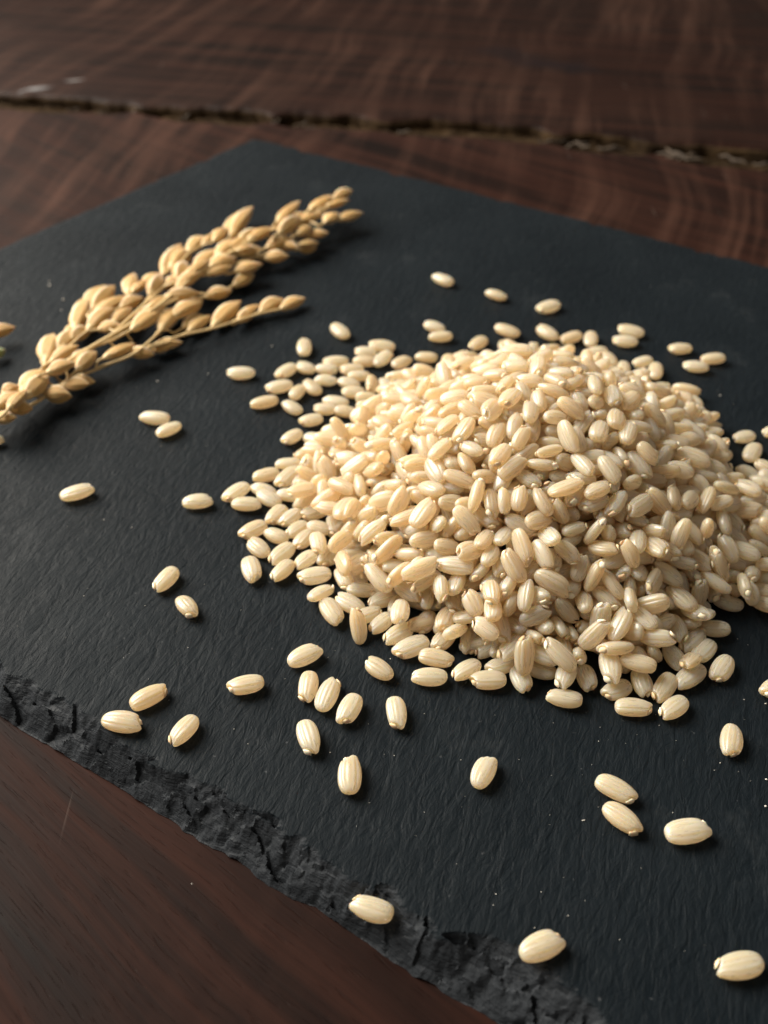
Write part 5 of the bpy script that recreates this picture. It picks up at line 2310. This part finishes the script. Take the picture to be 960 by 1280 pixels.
# ------------------------------------------------------------------ rice ears
def spikelet_shape(size, seed, nu=36, nv=15):
    """a hulled spikelet, base at the origin, tip at +x"""
    rs = np.random.RandomState(seed)
    L, b, c = 7.0 * size, 1.52 * rs.uniform(.90, 1.08), 1.02 * rs.uniform(.93, 1.07)
    t = np.linspace(0, 1, nv); ph = 2 * math.pi * np.arange(nu) / nu
    PH, T = np.meshgrid(ph, t, indexing='ij')
    r = np.sin(math.pi * T ** .93).clip(0, 1) ** .64 * (1 + .08 * np.sin(3 * T))
    ribs = 1 + .045 * np.cos(6 * PH) 
    seam = np.exp(-(((PH - .85 + math.pi) % (2 * math.pi) - math.pi) / .20) ** 2)
    ribs = ribs + .10 * seam * 1.5 - .08 * np.exp(-(((PH - .45 + math.pi) % (2 * math.pi) - math.pi) / .2) ** 2)
    x = L * T; y = b * r * ribs * np.cos(PH) + .45 * np.sin(math.pi * T) * b * .35; z = c * r * ribs * np.sin(PH)
    tipk = np.clip((T - .93) / .07, 0, 1)
    x = x + tipk * .35
    P = np.stack([x, y, z], -1) + (rs.rand(nu, nv, 3) - .5) * .03
    P[:, 0] = P[:, 0].mean(0); P[:, -1] = P[:, -1].mean(0)
    return P.reshape(-1, 3), grid_faces(nu, nv, True), (seam * np.sin(math.pi * T)).reshape(-1)
def glume_shape():
    V = []; n = 7
    for i, (x, r) in enumerate(((-.25, .18), (.2, .5), (.9, .75), (1.7, .55), (2.1, .1))):
        for k in range(n):
            w = math.pi * (.15 + 1.1 * k / (n - 1)); V.append((x, 1.22 * r * math.cos(w), 1.05 * r * math.sin(w) - .0))
    return np.array(V), np.array([(i * n + k, i * n + k + 1, (i + 1) * n + k + 1, (i + 1) * n + k) for i in range(4) for k in range(n - 1)])
SPIKE = []
for k in range(6):
    V, F, S = spikelet_shape((.93, 1.0, 1.06)[k % 3], 70 + k)
    me = mesh_from('spikelet', V * MM, F, M_husk); set_local(me, V)
    at = me.attributes.new('seam', 'FLOAT', 'POINT'); at.data.foreach_set('value', S.astype(np.float32))
    SPIKE.append(me)
V, F = glume_shape(); GLUME = mesh_from('glume', V * MM, F, M_straw)
def rice_ear(label, origin, branches, spikes, mats=None):
    root = empty('rice_ear', tuple(np.array(origin) * MM)); tag(root, label, 'rice ear')
    org = Vector(origin)
    pts = []
    for i, (r0, r1, br) in enumerate(branches):
        line = smooth_line([Vector(p) - org for p in br]); n = len(line)
        V, F = tube([p * MM for p in line], [(r0 + (r1 - r0) * k / (n - 1)) * MM for k in range(n)], 7)
        obj('stem' if i == 0 else 'branch', mesh_from('stem' if i == 0 else 'branch', V, F, M_straw), root)
        pts += line
    for k, (bx, by, bz, tx, ty, tz, roll) in enumerate(spikes):
        b, t = Vector((bx, by, bz)) - org, Vector((tx, ty, tz)) - org
        d = t - b; dl = d.length; dn = d / dl
        o = obj('spikelet', SPIKE[k % 6], root)
        f = 1.0 * dl / (7.0 * (.93, 1.0, 1.06)[k % 3])
        q = dn.to_track_quat('X', 'Z')
        o.rotation_euler = (q.to_matrix() @ Matrix.Rotation(math.radians(roll), 3, 'X')).to_euler()
        o.location = b * MM; o.scale = (f, min(1.15, max(.88, f)), min(1.15, max(.88, f)))
        g = obj('glume', GLUME, o)
        # the stalk that carries it
        near = min(pts, key=lambda p: (p - (b - dn * 3.2)).length)
        mid = b - dn * (near - b).length * .45 + Vector((0, 0, .1))
        line = smooth_line([near, (near + mid) / 2 + Vector((0, 0, .15)), mid, b + dn * .3], 5)
        V, F = tube([p * MM for p in line], [.16 * MM + .12 * MM * j / (len(line) - 1) for j in range(len(line))], 6)
        pd = obj('pedicel', mesh_from('pedicel', V, F, M_straw), o)
        pd.matrix_parent_inverse = o.matrix_basis.inverted()
    return root
EAR_BRANCHES = [
    (0.55, 0.28, [(-76.55, 134.79, 3.0), (-68.92, 142.87, 4.0), (-62.82, 153.23, 4.6), (-57.06, 161.15, 5.0), (-47.06, 174.87, 5.6), (-38.13, 193.13, 5.8), (-27.49, 209.21, 5.6), (-15.3, 221.84, 5.0), (-10.79, 229.44, 4.6)]),
    (0.42, 0.22, [(-76.38, 133.56, 2.2), (-68.99, 141.77, 2.5), (-63.66, 146.5, 3.0), (-59.49, 153.48, 3.0), (-53.76, 158.36, 3.0), (-47.12, 164.15, 3.1), (-42.19, 167.54, 3.0)]),
    (0.32, 0.2, [(-47.85, 163.86, 3.1), (-40.92, 169.5, 2.9), (-34.51, 173.05, 2.6), (-25.85, 179.26, 2.3), (-21.5, 181.21, 2.3)]),
    (0.32, 0.22, [(-62.82, 153.23, 4.6), (-58.52, 160.61, 4.8), (-53.15, 164.61, 5.0), (-50.24, 168.8, 4.8)]),
    (0.32, 0.22, [(-55.07, 157.5, 3.2), (-49.52, 160.79, 3.6), (-46.72, 164.46, 4.0), (-44.44, 170.42, 4.0)]),
    (0.34, 0.2, [(-63.43, 152.7, 4.6), (-61.96, 161.56, 4.2), (-59.29, 170.12, 4.0), (-56.15, 177.97, 3.8), (-52.44, 188.73, 3.4), (-49.68, 192.28, 3.0)]),
    (0.34, 0.2, [(-53.37, 166.02, 5.4), (-48.75, 179.43, 5.2), (-45.91, 188.95, 4.8), (-43.98, 201.81, 4.2), (-40.06, 208.47, 3.8)]),
    (0.34, 0.2, [(-47.06, 174.87, 5.6), (-40.97, 182.43, 5.0), (-36.67, 183.5, 4.4)]),
    (0.34, 0.2, [(-38.13, 193.13, 5.8), (-32.2, 202.11, 5.6), (-27.51, 209.22, 5.4), (-24.91, 215.4, 5.2)]),
    (0.34, 0.2, [(-38.83, 191.71, 5.6), (-33.51, 196.91, 4.4), (-27.08, 202.99, 3.6), (-20.38, 210.48, 3.4)]),
    (0.4, 0.3, [(-73.34, 138.18, 3.4), (-69.93, 146.34, 4.0), (-64.26, 155.68, 4.4), (-61.83, 168.88, 4.2)])]
EAR_SPIKELETS = [
    (-64.5, 157.73, 4.32, -65.72, 168.31, 4.0, 10),
    (-63.38, 162.12, 4.02, -62.0, 170.76, 3.24, 28),
    (-63.3, 157.02, 4.78, -59.24, 162.15, 5.27, 0),
    (-62.17, 151.46, 6.13, -58.07, 155.22, 5.95, 13),
    (-57.76, 154.58, 4.59, -55.53, 160.9, 4.62, 30),
    (-59.9, 151.25, 3.44, -55.01, 151.53, 3.6, 15),
    (-62.88, 148.84, 3.32, -58.05, 148.57, 3.5, 9),
    (-64.62, 144.64, 5.37, -62.68, 152.68, 4.61, 30),
    (-68.97, 145.6, 5.22, -66.84, 148.15, 5.56, 19),
    (-68.89, 142.01, 5.32, -65.63, 145.87, 5.56, -2),
    (-66.12, 139.99, 6.08, -64.27, 145.38, 6.42, -28),
    (-67.12, 142.9, 4.33, -63.35, 143.37, 3.81, 37),
    (-68.94, 138.87, 4.81, -64.84, 139.32, 4.83, -12),
    (-62.36, 171.07, 3.43, -62.68, 182.83, 3.08, 9),
    (-60.29, 178.02, 3.77, -57.69, 187.9, 3.86, 35),
    (-59.12, 175.56, 4.46, -53.62, 182.59, 4.53, -23),
    (-58.74, 168.44, 4.84, -55.58, 176.49, 5.21, 8),
    (-56.75, 168.78, 4.81, -52.68, 170.13, 5.09, 8),
    (-61.91, 166.42, 4.06, -58.73, 170.11, 4.37, 39),
    (-54.21, 184.95, 3.78, -54.84, 194.2, 3.51, -24),
    (-53.21, 184.52, 4.21, -50.83, 189.43, 4.55, -32),
    (-52.2, 189.46, 3.58, -48.62, 193.83, 3.71, -10),
    (-48.86, 181.7, 5.04, -47.71, 190.54, 4.89, 40),
    (-49.9, 168.19, 5.16, -45.67, 177.14, 4.46, 10),
    (-45.03, 170.73, 3.63, -43.06, 180.18, 3.08, -4),
    (-53.76, 159.4, 4.13, -49.19, 165.5, 3.54, -32),
    (-50.14, 163.42, 3.01, -45.14, 163.18, 2.62, 37),
    (-45.66, 166.78, 2.36, -40.55, 168.46, 2.06, 0),
    (-43.49, 175.23, 3.72, -38.29, 181.31, 3.76, 10),
    (-45.49, 180.82, 5.35, -38.92, 182.47, 5.35, 36),
    (-37.9, 185.07, 2.95, -32.85, 188.24, 2.71, 19),
    (-43.66, 184.94, 5.29, -39.52, 190.69, 5.76, 4),
    (-39.84, 173.13, 1.8, -36.33, 179.65, 1.5, -4),
    (-35.19, 175.0, 1.8, -30.79, 185.61, 1.5, 11),
    (-46.43, 187.7, 4.54, -44.31, 189.41, 4.55, 0),
    (-48.38, 193.47, 3.71, -46.48, 207.21, 3.83, 20),
    (-44.18, 188.55, 4.45, -43.63, 197.4, 4.53, 37),
    (-46.99, 195.86, 3.99, -45.09, 205.39, 3.96, -11),
    (-44.3, 203.63, 3.86, -41.66, 211.82, 3.54, 10),
    (-41.45, 206.78, 4.05, -39.0, 211.99, 4.25, -33),
    (-38.98, 207.85, 4.5, -36.8, 215.2, 4.1, -18),
    (-41.51, 194.14, 4.89, -37.04, 203.86, 4.33, -2),
    (-37.78, 192.98, 5.69, -32.95, 198.68, 5.02, -11),
    (-38.54, 191.45, 4.79, -33.17, 194.52, 5.07, -2),
    (-35.63, 211.49, 3.9, -32.29, 227.7, 3.54, 14),
    (-35.44, 201.96, 5.29, -29.81, 209.68, 4.78, -26),
    (-33.05, 204.4, 5.04, -28.83, 211.49, 5.28, 28),
    (-32.15, 200.79, 4.72, -28.09, 204.73, 4.28, 26),
    (-32.94, 194.44, 3.77, -27.09, 197.64, 4.02, -9),
    (-32.69, 190.96, 2.37, -28.96, 196.77, 1.95, 25),
    (-43.81, 186.96, 5.31, -38.94, 192.02, 5.05, -4),
    (-24.95, 216.06, 5.29, -20.72, 228.33, 4.69, -35),
    (-24.05, 208.03, 6.17, -19.6, 215.55, 6.52, 39),
    (-26.62, 204.56, 4.37, -21.46, 208.83, 4.81, 35),
    (-27.11, 202.59, 2.82, -21.74, 203.41, 2.99, 28),
    (-23.85, 208.14, 3.96, -19.66, 205.62, 3.84, -13),
    (-20.18, 215.1, 5.54, -14.87, 220.88, 5.04, -30),
    (-17.85, 222.84, 4.94, -12.77, 230.4, 5.19, -32),
    (-12.3, 228.56, 5.4, -7.89, 232.28, 5.8, 32),
    (-13.75, 222.42, 6.14, -8.51, 226.1, 6.09, -34),
    (-13.91, 216.32, 4.96, -10.94, 222.29, 4.39, -13),
    (-10.86, 219.65, 4.0, -5.21, 223.83, 3.88, -4),
    (-19.86, 209.85, 5.1, -16.78, 213.96, 5.09, -9),
    (-18.06, 212.23, 3.54, -13.07, 213.22, 3.86, 1),
    (-19.65, 207.97, 3.45, -15.15, 209.46, 3.11, -20),
    (-29.98, 178.49, 1.8, -26.59, 183.28, 2.06, -22),
    (-26.03, 180.76, 1.8, -21.66, 185.39, 2.2, 25),
    (-21.77, 182.08, 1.8, -17.02, 186.97, 1.5, 12),
    (-54.68, 171.48, 4.47, -52.09, 178.56, 4.02, -15),
    (-54.35, 177.83, 4.44, -50.62, 182.42, 4.25, 23),
    (-48.3, 176.78, 5.04, -44.85, 182.15, 4.41, -26),
    (-42.35, 188.94, 5.75, -38.07, 195.55, 6.06, -29),
    (-37.28, 199.37, 5.06, -32.94, 207.91, 4.66, -9),
    (-30.83, 206.05, 5.58, -25.99, 212.8, 5.25, -21),
    (-23.16, 212.37, 5.46, -17.95, 217.91, 4.82, 7),
    (-32.75, 200.41, 5.7, -29.23, 202.93, 5.39, -29),
    (-47.63, 188.18, 3.24, -45.72, 190.85, 3.23, 24),
    (-57.74, 170.68, 3.68, -54.57, 172.28, 3.69, -3),
    (-49.72, 172.16, 3.77, -45.64, 180.46, 3.62, 18),
    (-64.61, 157.95, 3.17, -65.78, 167.54, 2.97, -17),
    (-40.18, 193.03, 3.84, -36.0, 196.67, 3.94, -30),
    (-19.82, 208.93, 1.8, -15.82, 210.37, 1.55, 31),
    (-23.25, 218.31, 3.76, -18.25, 222.33, 4.13, 24),
    (-67.27, 142.4, 3.21, -66.01, 147.42, 3.01, -26),
    (-38.16, 197.22, 4.41, -33.63, 199.83, 4.47, 32),
    (-59.7, 154.72, 2.03, -54.9, 154.4, 2.1, 20),
    (-34.42, 207.28, 3.29, -31.09, 213.89, 3.25, -35),
    (-45.18, 173.1, 1.96, -43.08, 181.78, 2.16, -32),
    (-30.26, 176.86, 1.8, -27.32, 182.22, 1.5, 31),
    (-36.08, 202.99, 3.44, -30.79, 209.66, 3.73, -26),
    (-43.27, 178.21, 2.42, -38.65, 184.19, 2.49, 28),
    (-20.39, 213.77, 3.68, -17.83, 216.96, 3.63, 25),
    (-46.84, 166.51, 1.8, -42.47, 166.64, 2.0, 3),
    (-24.94, 209.9, 2.43, -21.34, 209.39, 1.77, 21),
    (-59.17, 180.0, 2.13, -54.31, 186.35, 1.75, 7),
    (-63.4, 153.38, 4.44, -60.01, 156.49, 3.95, -22),
    (-66.63, 148.34, 3.89, -64.25, 155.67, 4.07, -5),
    (-68.29, 145.99, 3.75, -66.95, 150.04, 3.4, -4),
    (-41.33, 174.4, 1.8, -38.2, 179.75, 1.65, 38),
    (-46.11, 198.69, 2.9, -44.71, 207.63, 2.31, 17),
    (-59.32, 156.69, 4.24, -57.2, 162.11, 4.32, 4),
    (-37.58, 214.42, 2.61, -34.17, 227.57, 2.98, -24),
    (-62.96, 150.03, 1.8, -58.21, 149.79, 1.97, 34),
    (-64.57, 171.12, 2.34, -61.88, 175.43, 2.47, -21),
    (-63.38, 175.57, 1.8, -63.65, 187.17, 1.76, -11),
    (-63.26, 182.92, 1.8, -60.71, 191.17, 2.24, -13)]
SECOND_BRANCHES = [
    (0.5, 0.3, [(-90.95, 155.08, 3.0), (-83.8, 161.87, 4.0), (-79.58, 167.92, 3.5), (-77.94, 170.55, 3.0)]),
    (0.3, 0.2, [(-85.61, 161.73, 3.0), (-79.66, 162.09, 2.4), (-77.32, 163.28, 2.0)])]
SECOND_SPIKELETS = [
    (-79.67, 169.34, 3.0, -75.22, 173.19, 2.7, 20),
    (-82.25, 161.87, 4.0, -78.84, 166.71, 3.7, 20),
    (-77.62, 163.15, 1.9, -75.53, 166.52, 1.6, 20),
    (-86.9, 162.79, 2.5, -82.9, 164.7, 2.2, 20),
    (-85.81, 156.9, 4.5, -83.81, 164.44, 4.2, 20)]
rice_ear('golden dried ear of rice with plump husks lying on the slate behind the heap', (-65.65, 160.11, 0.0), EAR_BRANCHES, EAR_SPIKELETS)
second = rice_ear('tip of a second dried rice ear entering at the left edge of the picture', (-84.31, 169.65, 0.0), SECOND_BRANCHES, SECOND_SPIKELETS)
green = [c for c in second.children if c.name.startswith('spikelet')][2]
green.data = green.data.copy(); green.data.materials[0] = M_green
green['label'] = 'small green unripe spikelet'


# ------------------------------------------------------------------ crumbs of bran and flour on the slate
VV, FF, n0 = [], [], 0
rs = np.random.RandomState(4)
for x, y, r in [(-74.32, 195.28, 0.27), (-74.78, 197.1, 0.18), (-69.74, 188.94, 0.27), (-69.0, 184.52, 0.18), (51.46, 80.9, 0.168), (48.13, 69.13, 0.21), (46.94, 65.4, 0.18), (42.92, 71.6, 0.096), (27.93, 74.88, 0.084), (24.3, 63.44, 0.132), (24.11, 63.44, 0.09), (-22.75, 170.25, 0.18), (-34.39, 160.11, 0.15), (-43.8, 157.63, 0.21), (63.77, 152.81, 0.24), (57.85, 151.5, 0.18), (1.34, 72.68, 0.078), (-6.91, 73.16, 0.096), (9.84, 72.07, 0.084), (12.81, 54.11, 0.09), (0.18, 51.12, 0.09), (48.73, 81.57, 0.12), (38.06, 75.0, 0.072), (35.33, 64.53, 0.078), (28.21, 63.55, 0.084), (41.94, 70.53, 0.072), (-7.9, 88.95, 0.084), (0.9, 88.66, 0.096), (14.23, 98.4, 0.06), (-45.65, 117.8, 0.12), (-40.72, 115.88, 0.096), (-45.03, 100.84, 0.096), (-27.9, 90.7, 0.078), (-17.68, 74.5, 0.072), (-22.15, 55.36, 0.084), (20.69, 51.58, 0.09), (16.75, 50.2, 0.072), (53.93, 70.89, 0.18), (36.26, 79.12, 0.042), (-43.77, 168.53, 0.052), (-16.0, 136.93, 0.046), (-2.07, 77.62, 0.051), (30.02, 57.28, 0.055), (-1.77, 65.87, 0.069), (50.78, 92.41, 0.04), (-39.61, 121.86, 0.038), (18.01, 54.35, 0.07), (-21.19, 97.94, 0.063), (-60.35, 152.8, 0.068), (-24.75, 106.96, 0.056), (27.61, 172.5, 0.045), (-6.95, 90.18, 0.039), (-11.46, 83.47, 0.035), (59.36, 151.89, 0.072), (17.31, 72.1, 0.066), (44.91, 70.3, 0.054), (-41.94, 89.23, 0.046), (21.16, 69.76, 0.055), (38.34, 71.97, 0.036), (60.42, 142.83, 0.045), (22.43, 77.78, 0.055), (-25.51, 136.16, 0.033), (20.07, 62.89, 0.054), (-27.32, 103.25, 0.069), (-17.63, 110.38, 0.048), (3.82, 61.41, 0.046), (-33.25, 151.31, 0.035), (26.34, 65.28, 0.038), (-35.46, 98.81, 0.063), (29.46, 63.39, 0.057), (-40.83, 101.21, 0.039), (2.86, 80.85, 0.039), (32.88, 47.63, 0.047), (5.4, 79.29, 0.059), (46.07, 69.0, 0.043), (9.57, 65.32, 0.03), (26.49, 71.34, 0.052), (-32.51, 85.12, 0.032), (0.04, 72.89, 0.05), (29.29, 75.14, 0.032), (-18.22, 126.05, 0.034), (36.37, 77.4, 0.072), (20.25, 64.18, 0.045), (26.0, 48.88, 0.069), (-67.5, 155.97, 0.039), (-36.71, 88.85, 0.061), (-3.31, 62.66, 0.048), (-13.68, 85.15, 0.057), (-43.61, 173.54, 0.039), (-39.71, 137.21, 0.048), (-51.21, 167.49, 0.035), (-36.07, 89.66, 0.033), (-53.36, 94.8, 0.048), (-11.18, 101.46, 0.031), (-44.55, 91.53, 0.037), (-56.8, 161.79, 0.063), (-25.62, 123.28, 0.042), (31.42, 74.56, 0.046), (47.89, 78.32, 0.03), (-68.59, 153.25, 0.038), (-69.86, 161.32, 0.059), (51.96, 91.26, 0.066), (35.24, 48.29, 0.032), (-19.75, 76.8, 0.073), (-51.26, 116.32, 0.068), (-44.76, 102.36, 0.045), (20.83, 56.15, 0.055), (-31.52, 137.4, 0.062), (10.07, 66.78, 0.047), (32.66, 168.57, 0.051), (25.09, 69.87, 0.034), (12.4, 52.82, 0.069), (-19.27, 157.26, 0.048), (65.72, 150.19, 0.056), (-57.4, 155.32, 0.059), (-39.27, 162.49, 0.037), (14.81, 79.02, 0.031), (-29.09, 81.49, 0.049), (28.49, 77.07, 0.065), (-47.54, 155.71, 0.067), (-60.01, 168.32, 0.073), (-45.76, 92.67, 0.04), (33.16, 75.94, 0.059), (22.85, 53.34, 0.046), (8.5, 57.83, 0.039), (-16.79, 90.34, 0.033), (4.95, 64.57, 0.049)]:
    nu_, nv_ = 6, 4
    ph = 2 * math.pi * np.arange(nu_) / nu_; th = -math.pi / 2 + math.pi * np.linspace(0, 1, nv_)
    PH, TH = np.meshgrid(ph, th, indexing='ij')
    P = np.stack([np.cos(TH) * np.cos(PH), np.cos(TH) * np.sin(PH) * .7, .6 * np.sin(TH)], -1) * rs.uniform(.5, 1.3, (nu_, nv_, 1)) * r
    P[:, 0] = P[:, 0].mean(0); P[:, -1] = P[:, -1].mean(0)
    VV.append(P.reshape(-1, 3) + np.array([x, y, r * .4 + .03])); FF.append(grid_faces(nu_, nv_, True) + n0); n0 += nu_ * nv_
tag(obj('rice_dust', mesh_from('rice_dust', np.concatenate(VV) * MM, np.concatenate(FF), M_dust)), 'tiny white crumbs of rice flour scattered over the slate', 'dust', kind='stuff')
